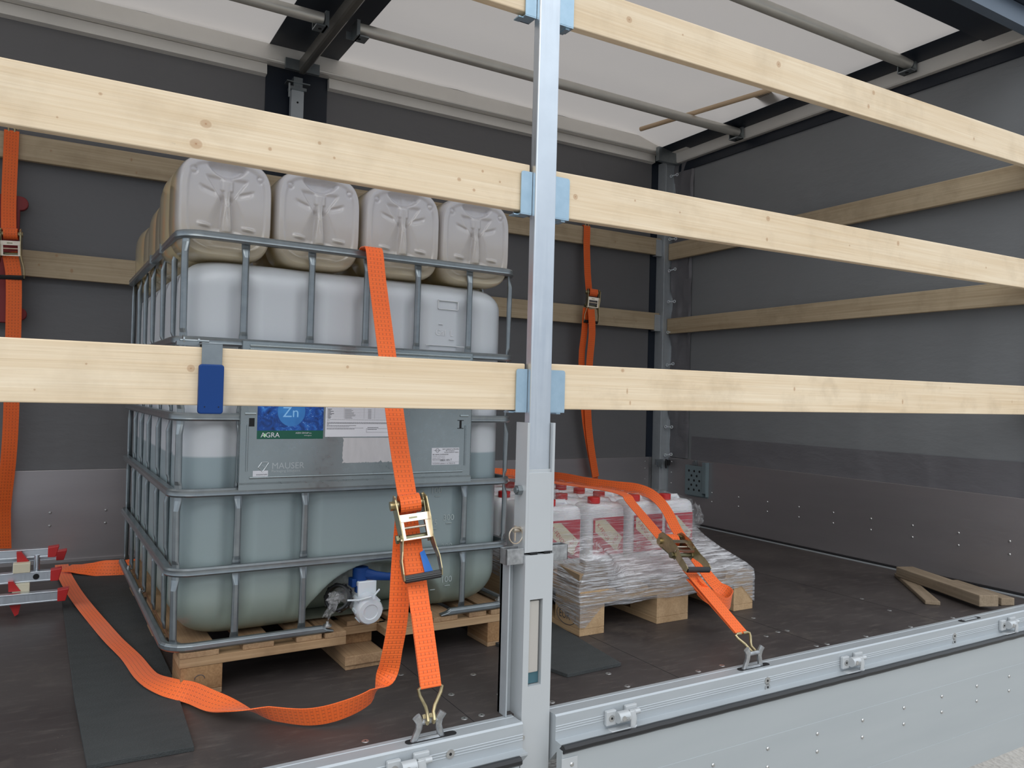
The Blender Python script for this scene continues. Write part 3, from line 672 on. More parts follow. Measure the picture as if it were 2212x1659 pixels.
# tank body
FB = [.172, .35, .51, .67, .845]; SBW = [.21, .42, .645, .84, 1.02]
zt, zb = 1.118, .122; rows = []
K_, NXX, NYY = 8, 130, 50
for k in range(17): a = PI/2*k/16; rows.append((zb+.11*(1-math.cos(a)), .10*(1-math.sin(a))))
for k in range(1, 110): rows.append((zb+.11+(zt-.07-zb-.11)*k/110, 0))
for k in range(9): a = PI/2*k/8; rows.append((zt-.07*(1-math.sin(a)), .07*(1-math.cos(a))))
for q in (.10, .15, .22, .32, .42): rows.append((zt, q))
m = MB(); vs = []; cnt = 0
for (z, ins) in rows:
    x0, x1, y0, y1 = .026+ins, BW-.026-ins, .026+ins, BD-.026-ins
    pts = rrect(x0, x1, y0, y1, max(.012, .085-ins*.3) if ins < .4 else .012, K_, NXX, NYY); cnt = len(pts)
    for (x, y) in pts:
        g_ = 0
        if ins < .09:
            zf = sst(.13, .2, z)*(1-sst(1.02, 1.10, z))
            if y < .0262+ins or (y < .03+ins and .12 < x < .9):
                for bx in FB:
                    if bx == .51 and z < .9: continue
                    g_ = max(g_, .016*(1-sst(.012, .05, abs(x-bx))))
                dy = g_*zf
                e_ = ((x-.573)/.217)**2+((z-.10)/.187)**2
                dy += .115*(1-sst(.74, 1.06, e_))
                y += dy
            elif x < .03+ins:
                for by in SBW: g_ = max(g_, .018*(1-sst(.012, .05, abs(y-by))))
                x += g_*zf
            elif x > BW-.03-ins:
                for by in SBW: g_ = max(g_, .018*(1-sst(.012, .05, abs(y-by))))
                x -= g_*zf
        vs.append((x, y, z))
fs = [(a*cnt+b, a*cnt+(b+1) % cnt, (a+1)*cnt+(b+1) % cnt, (a+1)*cnt+b) for a in range(len(rows)-1) for b in range(cnt)]
fs += [tuple(range(cnt))[::-1], tuple(range((len(rows)-1)*cnt, len(rows)*cnt))]
m.add(vs, fs, smooth=True)
tank = m.build('tank', M['tank'], IB, smooth_angle=60)
# raised scale marks on the tank
def mark(s_, p, size, mi): m = MB(); m.text(s_, FRONT(p[0], .0245, p[1]-size*.35), size, 0, 'C'); m.build('scale_number' if s_[0] in '1237' else 'scale_letter', [M['emboss'], M['emboss2']][mi], tank)
for s_, p, sz, mi in (('300', (.792, .405), .026, 0), ('75', (.742, .392), .026, 0), ('100', (.790, .218), .026, 0), ('200', (.788, .318), .026, 0), ('100', (.748, .489), .026, 0), ('Gal', (.748, .966), .026, 1), ('L', (.786, .966), .026, 1)): mark(s_, p, sz, mi)
for a, b, z, mi in ((.783, .803, .387, 0), (.736, .752, .373, 0), (.784, .802, .198, 0), (.736, .752, .190, 0), (.744, .762, .470, 0), (.741, .755, .990, 1), (.778, .794, .945, 1), (.70, .83, .925, 1)): m = MB(); m.box(a, b, .0225, .026, z, z+.0016); m.build('scale_line', [M['emboss'], M['emboss2']][mi], tank)
m = MB()
for a, b, c, d_ in ((.738, .806, 1.062, 1.064), (.738, .806, 1.036, 1.038), (.738, .740, 1.036, 1.064), (.804, .806, 1.036, 1.064)): m.box(a, b, .0225, .0265, c, d_, 1)
m.build('moulded_frame', [M['emboss'], M['emboss2']], tank)
# cage rings
ZR = [1.1808, .9099, .716, .522, .3221]
ringp = rrect(.009, BW-.009, .009, BD-.009, .055, 8, 4, 4)
RP = [(-.009, -.0105), (.006, -.0105), (.010, -.006), (.0085, 0), (.010, .006), (.006, .0105), (-.009, .0105)]
for z in ZR:
    m = MB(); m.sweep([(x, y, z-.011) for x, y in ringp], RP, closed=True, smooth=True)
    m.build('cage_ring', M['galv'], IB)
def bar(x, y, z0, z1, nx, ny):
    """vertical cage tube, pinched flat where a ring crosses"""
    pts = []; sc = []
    zs = set([z0, z1])
    for zr in ZR+[.125]:
        for dz in (-.045, -.02, 0, .02, .03):
            if z0 < zr-.011+dz < z1: zs.add(zr-.011+dz)
    for z in sorted(zs):
        k = min([abs(z-(zr-.011)) for zr in ZR+[.125]]); f_ = sst(.012, .042, k)
        sc.append((1.35-.35*f_, .45+.55*f_)); off = .004*(1-f_)
        pts.append((x-nx*off, y-ny*off, z))
    m = MB(); m.sweep(pts, OCT(.017, .015, .28), up=Vector((nx, ny, 0)), scales=sc, smooth=False)
    return m.build('cage_bar', M['galv'], IB, bevel=.0012, seg=1)
IN = .024
for u in FB:
    if u == .51: bar(u, IN, ZR[2]-.011, ZR[0]-.011, 0, -1)
    elif u == .67: bar(u, IN, ZR[4]-.011, ZR[0]-.011, 0, -1)
    else: bar(u, IN, .122, ZR[0]-.011, 0, -1)
for u in (.172, .35, .51, .67, .845): bar(u, BD-IN, .122, ZR[0]-.011, 0, 1)
for w in SBW: bar(IN, w, .122, ZR[0]-.011, -1, 0); bar(BW-IN, w, .122, ZR[0]-.011, 1, 0)
for (x, y, a, b) in ((.022, .024, -.7, -.7), (BW-.022, .03, .7, -.7), (.022, BD-.03, -.7, .7), (BW-.022, BD-.03, .7, .7)): bar(x, y, .122, ZR[0]-.011, a, b)
# base frame, open at the valve
zc = .1343-.011
bp_ = rrect(.006, BW-.006, .006, BD-.006, .06, 8, 10, 4)
path = [(x, y, zc) for x, y in bp_]
fr = [p for p in path]
# split at the front opening
i0 = 8; front = [p for p in path if p[1] < .0065]
left_pts = [(.43, .010, zc-.007), (.41, .006, zc-.003), (.40, .006, zc)]+[(x, .006, zc) for x in (.3, .2, .1, .066)]
cornerL = [(.066-.06*math.sin(a), .066-.06*math.cos(a), zc) for a in [PI/2*k/6 for k in range(1, 7)]]
left_pts += cornerL+[(.006, .3, zc), (.006, .9, zc), (.006, BD-.07, zc)]
right_pts = [(.765, .010, zc-.007), (.785, .006, zc-.003), (.795, .006, zc), (.9, .006, zc), (BW-.066, .006, zc)]+[(BW-.066+.06*math.sin(a), .066-.06*math.cos(a), zc) for a in [PI/2*k/6 for k in range(1, 7)]]+[(BW-.006, .5, zc), (BW-.006, BD-.07, zc)]
for pts in (left_pts, right_pts):
    m = MB(); m.sweep(pts, OCT(.022, .021, .25), smooth=False, scales=[(1.2, .25), (1.1, .5)]+[(1, 1)]*(len(pts)-2)); m.build('base_tube', M['galv'], IB, bevel=.001, seg=1)
for (x, y) in ((.418, .012), (.03, .035), (BW-.03, .035), (.012, .62), (.012, .98)): m = MB(); m.lathe([(0, .014), (.004, .014), (.0045, .007), (.008, .007), (.008, .004), (.013, .004), (.013, 0)], seg=12, mat=Matrix.Translation((x, y, zc+.002 if x < .4 and x > .02 and y > .03 else zc+.004))); m.build('base_bolt', M['screw'], IB)
for w in (.30, .52):   # small clips hanging under the top ring on the left side
    m = MB(); m.box(-.004, .024, w-.004, w+.004, ZR[0]-.024, ZR[0]+.002); m.box(.018, .022, w, w+.03, ZR[0]-.034, ZR[0]-.02); m.build('ring_clip', M['galv'], IB)
# name plate
m = MB(); u0, u1, z0, z1 = .163, .846, .520, .905
m.box(u0, u1, -.0065, -.005, z0+.015, z1)
m.box(u0, u1, -.0115, -.010, z0-.004, z0+.010); m.add([(u0, -.0065, z0+.015), (u1, -.0065, z0+.015), (u1, -.0115, z0+.010), (u0, -.0115, z0+.010)], [(0, 3, 2, 1)])
m.box(u0, u0+.002, -.0065, .012, z0+.015, z1); m.box(u1-.002, u1, -.0065, .012, z0+.015, z1); m.box(u0, u1, -.0065, .01, z1-.0015, z1)
plate = m.build('name_plate', M['plate'], IB)
m = MB(); R6 = .0032
def bead(a, b, r=R6): m.tube([a, b], r, seg=8)
bead((u0+.028, -.0065, .5475), (u1-.028, -.0065, .5475)); bead((u0+.02, -.0065, .565), (u0+.02, -.0065, .685)); bead((u1-.02, -.0065, .565), (u1-.02, -.0065, .685))
for z in (.893, .883, .874): bead((u0+.02, -.0065, z), (u1-.01, -.0065, z), .0036)
for x in (u0+.012, u1-.04): bead((x, -.0065, .715), (x+.028, -.0065, .715))
m.build('pressed_bead', M['plate'], plate)
m = MB(); m.box(.186, .200, -.0071, -.0064, .6815, .7035); m.build('slot', M['dark'], plate)
m = MB(); m.box(.805, .812, -.0071, -.0064, .678, .700); m.box(.798, .819, -.0071, -.0064, .700, .702); m.box(.798, .819, -.0071, -.0064, .676, .678); m.build('slot', M['dark'], plate)
# embossed maker lettering and emblem
m = MB(); m.text('MAUSER', FRONT(.2475, -.0068, .5695), .0235); m.text('Packaging Solutions', FRONT(.2475, -.0068, .5605), .0098)
for a, b in (((.213, .574), (.224, .562)), ((.213, .574), (.222, .587)), ((.222, .587), (.238, .587)), ((.224, .562), (.232, .573)), ((.232, .573), (.222, .580)), ((.232, .573), (.240, .586))):
    m.tube([(a[0], -.0068, a[1]), (b[0], -.0068, b[1])], .0011, seg=5)
m.build('embossed_lettering', M['pressed'], plate)
# stickers
m = MB(); ys = -.0068
m.box(.207, .384, ys-.0004, ys, .671, .845); m.box(.207, .384, ys-.0004, ys, .6485, .671, 1)
sc_ = [(.296+.037*math.cos(2*PI*k/40), .722+.040*math.sin(2*PI*k/40)) for k in range(40)]
m.add([(x, ys-.0006, z) for x, z in sc_], [tuple(range(40))], 2)
m.text('Zn', FRONT(.272, ys-.0009, .707), .039, 3)
m.text('AGRA', FRONT(.2165, ys-.0009, .6530), .0185, 4); m.text('AGRA GROUP a.s.', FRONT(.352, ys-.0009, .6625), .0056, 4, 'R'); m.text('www.agra.cz', FRONT(.352, ys-.0009, .6565), .0040, 4, 'R')
m.add([(.2255, ys-.0012, .6535), (.2305, ys-.0012, .6565), (.2275, ys-.0012, .6645), (.2225, ys-.0012, .658)], [(0, 1, 2, 3)], 5)
m.build('blue_sticker', [M['bluephoto'], M['green'], M['bluesphere'], M['paleblue'], M['paper'], M['lime']], plate)
m = MB(); m.box(.3895, .585, ys-.0004, ys, .6535, .845); yy = ys-.0006
def ln(a, b, z, h=.0012, mi=1): m.box(a, b, yy-.0002, yy, z, z+h, mi)
zr_ = .7315
for k in range(10): ln(.394, .58, zr_-k*.0031, .0003, 2)
for x in (.394, .442, .50, .532): m.box(x, x+.0004, yy-.0002, yy, .7035, .735, 2)
for k in range(9):
    z = zr_+.0010-(k+1)*.0031; ln(.396, .402+random.random()*.012, z, .0011); ln(.444, .462+random.random()*.014, z, .0011, 2); ln(.512, .522, z, .0011, 2)
for z, a, b, mi in ((.700, .394, .585, 2), (.697, .394, .402, 2), (.6925, .394, .585, 1), (.690, .394, .585, 1), (.687, .394, .400, 1), (.6838, .394, .478, 1), (.681, .394, .458, 2), (.6775, .394, .500, 2), (.6745, .394, .474, 1), (.6785, .512, .545, 1), (.6735, .512, .540, 1)):
    x = a
    while x < b-.001:
        w_ = min(b-x, random.uniform(.002, .007)); ln(x, x+w_*.86, z, .0011, mi); x += w_
for a, b, c, d_ in ((.508, .585, .676, .6764), (.508, .585, .6655, .6659), (.508, .5084, .6655, .676)): m.box(a, b, yy-.0002, yy, c, d_, 1)
m.build('white_text_sticker', [M['paper'], M['ink'], M['inkl']], plate)
m = MB(); m.box(.7145, .8060, ys-.0004, ys, .5685, .6190)
m.text('NYT, NAKUP A PRODEJ', FRONT(.8035, yy-.0003, .6130), .0052, 1, 'R'); m.text('IBC kontejneru', FRONT(.790, yy-.0003, .6085), .0048, 1, 'R'); m.text('likvidace kapalnych odpadu', FRONT(.8035, yy-.0003, .6040), .0044, 1, 'R')
m.text('IBC REPAS ZAHRADNIK', FRONT(.7175, yy-.0003, .5975), .0050, 1); m.text('Nadoba z vnejsi strany', FRONT(.7175, yy-.0003, .5925), .0044, 2); m.text('Znacka obsahu: Techni', FRONT(.7175, yy-.0003, .5875), .0044, 2)
m.text('Kontrolovano:', FRONT(.7175, yy-.0003, .5825), .0044, 1); m.text('0804 AN 7', FROT(.743, yy-.0003, .5790, .03), .0085, 1)
m.box(.7155, .8050, yy-.0002, yy, .5765, .5768, 1); m.text('www.likvidace-odpadu.cz / tel.: 728 616 101', FRONT(.7170, yy-.0003, .5710), .0043, 1)
cx, cz = .733, .6115
m.tube([(cx+.0055*math.cos(a), yy, cz+.0055*math.sin(a)) for a in [2*PI*k/20 for k in range(20)]], .0005, 1, 5, closed=True); m.box(cx-.0115, cx+.0115, yy-.0002, yy, cz-.0004, cz+.0004, 1)
m.build('small_white_sticker', [M['paper'], M['ink'], M['inkl']], plate)
m = MB(); m.box(.1995, .2385, ys-.0004, ys, .5455, .5655); m.text('010235071093', FRONT(.2365, yy-.0002, .5535), .0048, 1, 'R'); m.build('number_sticker', [M['paper'], M['ink']], plate)
# torn label residue
top = [(.4395+.0024*k, .6475) for k in range(0, 64)]; poly = []
for k in range(40): poly.append((.440+.149*k/39+random.uniform(-.001, .001), .580+(.012*random.random() if random.random() > .75 else .001*random.random())))
poly += [(.589, .6505), (.440, .6505)]+[(.440+random.uniform(0, .005), .6505-.07*k/10) for k in range(1, 10)]
m = MB(); m.prism(poly, 0, .0003, mat=FRONT(0, ys+.0001, 0)); m.build('torn_label', M['torn'], plate)
# valve
m = MB()
vc = Vector((.533, 0, .168))
m.cyl((.533, .16, .175), (.533, .03, .172), .034, 0, 20); m.tube([(.533, .05, .178), (.533, .02, .176), (.533, -.006, .168)], .034, 0, 20)
m.box(.507, .562, .015, .075, .17, .240)
valve = m.build('valve_body', M['white'], IB, bevel=.003)
m = MB(); Mc = Matrix.Translation((.533, -.0, .162)) @ Matrix.Rotation(PI/2+.12, 4, 'X')
m.lathe([(.028, -.026), (.037, -.024), (.0385, .0), (.038, .012), (.034, .018), (.022, .019), (.020, .0165), (0, .0165)], seg=36, mat=Mc)
for k in range(8): a = 2*PI*k/8; m.box(.034, .0415, -.004, .004, -.02, .006, mat=Mc @ Matrix.Rotation(a, 4, 'Z'))
m.build('white_cap', M['white'], valve)
m = MB(); m.cyl((.523, .045, .236), (.523, .045, .276), .0225, 0, 20); m.cyl((.523, .045, .212), (.523, .045, .236), .016, 0, 16)
m.box(.493, .506, .028, .062, .222, .246); m.box(.541, .551, .028, .05, .208, .236); m.box(.505, .541, .024, .044, .206, .226)
m.sweep([(.535, .035, .258), (.56, .02, .252), (.59, .008, .249), (.632, -.004, .248), (.640, -.006, .249), (.646, -.007, .250)], OCT(.016, .024, .3), scales=[(1.6, 1.3), (1.1, 1.1), (1, .92), (1, .95), (1, 1.05), (.7, .6)])
m.build('blue_lever', M['blue'], valve, bevel=.002)
m = MB(); m.tube([(.474, .01, .193), (.50, -.012, .196), (.535, -.03, .207), (.556, -.02, .222)], .0028, seg=6); m.box(.53, .538, -.036, -.028, .200, .209); m.build('cable_tie', M['white'], valve)
# black screw ring and clear bag, dangling beside the valve
Mr = Matrix.Translation((.462, .052, .192)) @ Matrix.Rotation(-.75, 4, 'Z') @ Matrix.Rotation(PI/2-.35, 4, 'X')
m = MB(); m.lathe([(.031, -.011), (.037, -.012), (.039, -.008), (.039, .009), (.036, .012), (.031, .012), (.029, .0), (.031, -.011)], seg=28, mat=Mr)
for k in range(10): m.box(.037, .0415, -.004, .004, -.008, .008, mat=Mr @ Matrix.Rotation(2*PI*k/10, 4, 'Z'))
m.build('black_screw_ring', M['black'], valve)
def blob(m, c, rx, ry, rz, R, seed, amp=.2, nu=28, nv=16):
    vs = []
    for i in range(nv+1):
        for j in range(nu):
            a = PI*i/nv; b = 2*PI*j/nu; d_ = Vector((math.sin(a)*math.cos(b), math.sin(a)*math.sin(b), math.cos(a)))
            k = 1+amp*noise.noise(d_*2.3+Vector((seed, 0, 0)))+amp*.5*noise.noise(d_*6+Vector((0, seed, 0)))
            vs.append(Vector(c)+R @ Vector((d_.x*rx*k, d_.y*ry*k, d_.z*rz*k)))
    m.add(vs, [(i*nu+j, i*nu+(j+1) % nu, (i+1)*nu+(j+1) % nu, (i+1)*nu+j) for i in range(nv) for j in range(nu)], smooth=True)
m = MB(); blob(m, (.512, .105, .238), .028, .022, .06, Matrix.Rotation(.95, 3, 'Y'), 1)
blob(m, (.440, .035, .176), .012, .011, .036, Matrix.Rotation(.55, 3, 'Y'), 4, .6); blob(m, (.450, .04, .197), .022, .014, .015, Matrix.Identity(3), 6, .5)
m.build('clear_bag', M['bag'], valve)

# pallet below the container
m = MB()
for x0, x1 in ((.036, .50-.02), ): m.box(x0, .468, -.004, .09, .0755, .098)
m.box(.59, 1.02, -.004, .09, .0755, .098); m.box(.468, .62, .075, .16, .0755, .098)
m.box(.036, 1.02, .53, .66, .0755, .098); m.box(.036, 1.02, 1.11, 1.205, .0755, .098)
pal = m.build('wooden_pallet', M['pal_x'], IB, bevel=.0015)
def pb(x0, x1, y0, y1, z0, z1, mt, name='deck_board'): MB().box(x0, x1, y0, y1, z0, z1).build(name, M[mt], pal, bevel=.0015)
for x0, x1, y0 in ((.036, .13, -.004), (.19, .27, .0), (.33, .40, .0), (.408, .468, -.004), (.50, .60, .08), (.625, .70, .0), (.74, .82, .0), (.86, .92, .0), (.935, 1.02, -.004)): pb(x0, x1, y0, 1.205, .0982, .1125, 'pal_y')
for x0, x1, y0, y1 in ((.04, .14, -.002, .13), (.925, 1.02, -.002, .13), (.04, .14, .53, .66), (.925, 1.02, .53, .66), (.04, .14, 1.07, 1.2), (.925, 1.02, 1.07, 1.2), (.47, .585, .53, .66), (.47, .585, 1.07, 1.2)):
    pb(x0, x1, y0, y1, .014, .0752, 'block', 'block'); pb(x0, x1, y0, y1, .0003, .0138, 'pal_y', 'skid')
pb(.475, .585, .10, .24, .0402, .0752, 'block', 'block')
pb(.466, .583, -.006, .28, .0140, .040, 'pal_y', 'block'); pb(.470, .574, -.0, .28, .0003, .0138, 'pal_y', 'skid')
m = MB(); c_ = (.085, .043); m.tube([(c_[0]+.012*math.cos(a), -.0024, c_[1]+.010*math.sin(a)) for a in [PI*k/12 for k in range(13)]], .0009, seg=5); m.build('branded_mark', M['ink'], pal)

# ---------------------------------------------------------------- jerrycans on the tank
def superell(hx, hz, p, k, top=False):
    c, s_ = math.cos(k), math.sin(k)
    if p == 4.2 or top: p = p if s_ < 0 else p-1.0*s_*(p-2)/2.2
    return hx*math.copysign(abs(c)**(2/p), c), hz*math.copysign(abs(s_)**(2/p), s_)
def canister():
    """25 litre can lying on its side: its base faces -Y, local origin at the lower edge of the base"""
    r = empty('jerrycan', (0, 0, 0), label='x', cat='jerrycan')
    hx, hz, L = .121, .138, .36; zc_ = hz; m = MB(); NP = 128
    st_ = [(0.0, .93), (.003, .950), (.009, .970), (.020, .987), (.035, 1.0), (.12, 1.0), (.125, .99), (.135, .99), (.14, 1.0), (.25, 1.0), (.30, .97), (.33, .88), (.35, .72), (.36, .5)]
    vs = []
    for y, s_ in st_:
        for k in range(NP):
            x, z = superell(hx*s_, hz*s_, 4.2, 2*PI*k/NP)
            vs.append((x, y, z+zc_))
    fs = [(a*NP+b, a*NP+(b+1) % NP, (a+1)*NP+(b+1) % NP, (a+1)*NP+b) for a in range(len(st_)-1) for b in range(NP)]
    fs.append(tuple(range((len(st_)-1)*NP, len(st_)*NP))[::-1])
    m.add(vs, [f[::-1] for f in fs], smooth=True)
    # moulded base as concentric rings with a relief
    def H(u, v):
        au = abs(u); d_ = .0035*(1-sst(.84, .90, (au**4+abs(v)**4)**.25))
        vc_ = .56+.9*(u/.42)**2*.22                                     # lower lip of the finger scoop, a smile
        d_ += .013*sst(vc_, vc_+.06, v)*(1-sst(.76, .92, v))*(1-sst(.34, .50, au))
        # V shaped funnel between the slanting creases
        edge_u = .12+(v-.12)*.75
        if v > .0: d_ += .005*(1-sst(edge_u-.03, edge_u+.03, au))*sst(.02, .16, v)*(1-sst(.55, .62, v))
        # knot and spine stand proud
        wk = .13 if v > .33 else .075+.045*sst(.1, -.5, v) if v < .1 else .075
        sp_ = (1-sst(wk-.03, wk+.03, au))*sst(-.62, -.50, v)*(1-sst(.52, .6, v)); d_ -= .006*sp_
        # hollows left and right of the spine, opening downwards
        if v < .30:
            uo = .14+(.30-v)*.55; k_ = 1-sst(wk, uo, au)
            d_ += .0095*k_*sst(-.72, -.45, v)*(1-sst(.10, .30, v))*(1-sp_)
        for s_ in (-1, 1):
            uu_ = u*s_
            lv = .40-.30*(.62-uu_) if uu_ < .62 else .40
            d_ += .005*sst(.22, .32, uu_)*(1-sst(.50, .66, uu_))*sst(lv+.015, lv-.02, v)*(1-sst(.0, .14, lv-v))
            lv2 = -.42+.10*(uu_-.5)*(-1 if s_ > 0 else 1)
            d_ -= .007*max(0, 1-((uu_-.50)/.17)**2)*max(0, 1-((v-lv2)/.04)**2)
            rr2 = math.hypot(uu_-.75, (v-.66)*1.12); d_ += .0030*math.exp(-((rr2-.065)/.018)**2)-.0012*(1-sst(.03, .055, rr2))
        d_ += .009*math.exp(-((u/.34)**4+((v+.80)/.07)**2))
        d_ -= .0022*max(0, 1-(u/.012)**2)
        edge = (abs(u)**4.2+abs(v)**4.2)**(1/4.2)
        return d_*(1-sst(.95, 1.0, edge))
    NR = 50; vs = [(0, H(0, 0), zc_)]
    for i in range(1, NR+1):
        t = i/NR
        for k in range(NP):
            x, z = superell(1, 1, 2+2.2*min(1, t*1.3), 2*PI*k/NP, True); x *= t; z *= t
            vs.append((x*hx*.93, H(x, z), z*hz*.93+zc_))
    fs = [(0, 1+(k+1) % NP, 1+k) for k in range(NP)]
    fs += [(1+i*NP+k, 1+i*NP+(k+1) % NP, 1+(i+1)*NP+(k+1) % NP, 1+(i+1)*NP+k) for i in range(NR-1) for k in range(NP)]
    m.add(vs, fs, smooth=True)
    m.build('can_body', M['can'], r, smooth_angle=70)
    c = MB(); c.cyl((0, .355, .215), (0, .385, .215), .026, 0, 18); c.cyl((0, .375, .215), (0, .395, .215), .031, 0, 18); c.build('screw_cap', M['red'], r)
    h = MB(); h.tube([(0, .345, .16), (0, .385, .14), (0, .39, .10), (0, .345, .07)], .013); h.build('carry_handle', M['can'], r)
    return r
can0 = canister(); first = True
labs = ['leftmost and highest looking yellowish jerrycan of the front row on the tank', 'second yellowish jerrycan from the left in the front row on the tank',
        'third jerrycan from the left, just right of the orange strap end', 'rightmost yellowish jerrycan of the front row on the tank']
for i, (px, rz, lab) in enumerate(((-.707, .05, labs[0]), (-.458, .02, labs[1]), (-.207, .0, labs[2]), (.037, -.02, labs[3]))):
    o = can0 if i == 0 else dup(can0)
    o.location = (px, .506+(.0 if i else -.004), 1.1192); o.rotation_euler = (0, 0, rz); o['label'] = lab; o['group'] = 'jerrycans on the caged tank'
for i, (px, py, rz, lab) in enumerate(((-.695, 1.015, .04, 'jerrycan behind the leftmost front one, nearer of the pair in shadow'), (-.700, 1.27, .10, 'farthest reddish jerrycan at the back left of the tank top'))):
    o = dup(can0); o.location = (px, py+.0, 1.1192); o.rotation_euler = (0, 0, rz+(0 if i == 0 else 0)); o.scale = (1, 1, 1) if i == 0 else (1, .95, .96)
    if i == 0: o.location = (px, .96, 1.1192)
    else: o.location = (-.69, 1.335, 1.1192)
    o['label'] = lab; o['group'] = 'jerrycans on the caged tank'

# ---------------------------------------------------------------- ratchet
def ratchet(root, mat, name_=None, grip_open=.0):
    """local frame: y down the strap, x across, z out of the strap; origin at spool axis. mat: local->root"""
    m = MB()
    for s_ in (-1, 1):
        pts = [(-.022, .000), (-.016, -.016), (0, -.023), (.016, -.016), (.022, .004), (.016, .05), (.018, .085), (.006, .098), (-.010, .095), (-.014, .05)]
        # side plates of the frame (y,z outline)
        x0 = s_*.0335
        vs = [(x0-.0014, b, a) for a, b in pts]+[(x0+.0014, b, a) for a, b in pts]; n_ = len(pts)
        m.add(vs, [tuple(range(n_)), tuple(range(n_, 2*n_))[::-1]]+[(i, n_+i, n_+(i+1) % n_, (i+1) % n_) for i in range(n_)], mat=mat)
    m.cyl(mat @ Vector((-.042, .083, .0)), mat @ Vector((.036, .083, .0)), .0075, 0, 12); m.cyl(mat @ Vector((-.046, .083, .0)), mat @ Vector((-.040, .083, .0)), .011, 0, 6)
    m.build('ratchet_frame', M['olive'], root)
    m = MB()
    for s_ in (-1, 1):     # toothed wheels
        n_ = 13; pts = []
        for k in range(n_): a = 2*PI*k/n_; pts += [(.0235*math.cos(a), .0235*math.sin(a)), (.018*math.cos(a+.25), .018*math.sin(a+.25))]
        x0 = s_*.0345+(.0 if s_ > 0 else -.0)
        vs = [(x0-.0015, b, a) for a, b in pts]+[(x0+.0015, b, a) for a, b in pts]; q = len(pts)
        m.add(vs, [tuple(range(q)), tuple(range(q, 2*q))[::-1]]+[(i, q+i, q+(i+1) % q, (i+1) % q) for i in range(q)], mat=mat)
    m.cyl(mat @ Vector((-.047, 0, 0)), mat @ Vector((.042, 0, 0)), .0115, 0, 14)
    m.build('toothed_wheel', M['zincy'], root)
    m = MB()               # wound webbing on the spool
    L = 0; ring = []
    prof = []; nseg = 28; vs = []; fs = []; uv = []
    for k in range(nseg+1):
        a = 2*PI*k/nseg
        for x in (-.0255, 0, .0255): vs.append((x, .0215*math.sin(a)*1.1, .0215*math.cos(a)*.95+.004))
    for k in range(nseg):
        for j in range(2):
            fs.append((k*3+j, k*3+j+1, (k+1)*3+j+1, (k+1)*3+j)); uu = (j*.5, j*.5+.5)
            uv.append([(uu[0], k*.005), (uu[1], k*.005), (uu[1], (k+1)*.005), (uu[0], (k+1)*.005)])
    m.add(vs, fs, 0, uv, mat, True); m.build('wound_webbing', M['web'], root)
    # handle: two flaring arms, cross plate, black grip
    m = MB()
    for s_ in (-1, 1):
        pth = [(s_*.037, -.018, .004), (s_*.0385, .0, .012), (s_*.0375, .05, .018), (s_*.036, .09, .018), (s_*.041, .12, .017), (s_*.0455, .14, .016), (s_*.046, .170, .014), (s_*.045, .185, .012)]
        m.sweep([mat @ Vector(p) for p in pth], [(-.012, -.0013), (.012, -.0013), (.012, .0013), (-.012, .0013)], up=mat.to_3x3() @ Vector((1, 0, 0)), scales=[(.9, 1), (1.9, 1), (2.1, 1), (1.7, 1), (1.2, 1), (1.1, 1), (1.05, 1), (.7, 1)], smooth=False)
    hd = m.build('ratchet_handle', M['zincy'], root)
    m = MB()
    m.box(-.036, .036, .032, .050, .026, .0278, mat=mat); m.box(-.036, -.026, .05, .092, .024, .0258, mat=mat); m.box(.026, .036, .05, .092, .024, .0258, mat=mat); m.box(-.040, .038, .090, .094, .018, .027, mat=mat)
    m.cyl(mat @ Vector((-.03, .063, .02)), mat @ Vector((.03, .063, .02)), .003, 0, 10)
    m.box(-.012, .008, .0395, .0435, .0279, .0284, 1, mat=mat)
    m.build('release_plate', [M['zincp'], M['olive']], hd)
    m = MB(); ns = 20; 
    for k in range(10):
        a = 2*PI*k/10; m.cyl(mat @ Vector((-.043, .181+.0065*math.cos(a), .012+.0065*math.sin(a))), mat @ Vector((.043, .181+.0065*math.cos(a), .012+.0065*math.sin(a))), .0032, 0, 6)
    m.cyl(mat @ Vector((-.044, .181, .012)), mat @ Vector((.044, .181, .012)), .0075, 0, 14)
    m.build('black_grip', M['black'], hd)
def frame(o, down, across):
    y_ = Vector(down).normalized(); x_ = (Vector(across)-y_*Vector(across).dot(y_)).normalized(); z_ = y_.cross(x_)
    return Matrix(((x_.x, y_.x, z_.x, o[0]), (x_.y, y_.y, z_.y, o[1]), (x_.z, y_.z, z_.z, o[2]), (0, 0, 0, 1)))
def hook(root, top, bottom, across, mt='zincy', outward=Vector((0, -1, 0)), w=.052):
    """twin wire hook: spreads at the webbing, narrows and curls over the ring"""
    m = MB(); T_, B_ = Vector(top), Vector(bottom); ac = Vector(across).normalized(); d_ = (B_-T_)
    for s_ in (-1, 1):
        pts = [T_+ac*s_*.004, T_+ac*s_*w*.40, T_+ac*s_*w*.56+d_*.06, T_+ac*s_*w*.5+d_*.22, T_+ac*s_*w*.22+d_*.55, T_+ac*s_*w*.15+d_*.72, T_+ac*s_*w*.15+d_*.92+outward*.006, B_+ac*s_*w*.15+outward*.002, B_+ac*s_*w*.15-outward*.012-d_*.02, B_+ac*s_*w*.15-outward*.018-d_*.14]
        m.tube(pts, .0042, seg=10)
    return m.build('wire_hook', M[mt], root)

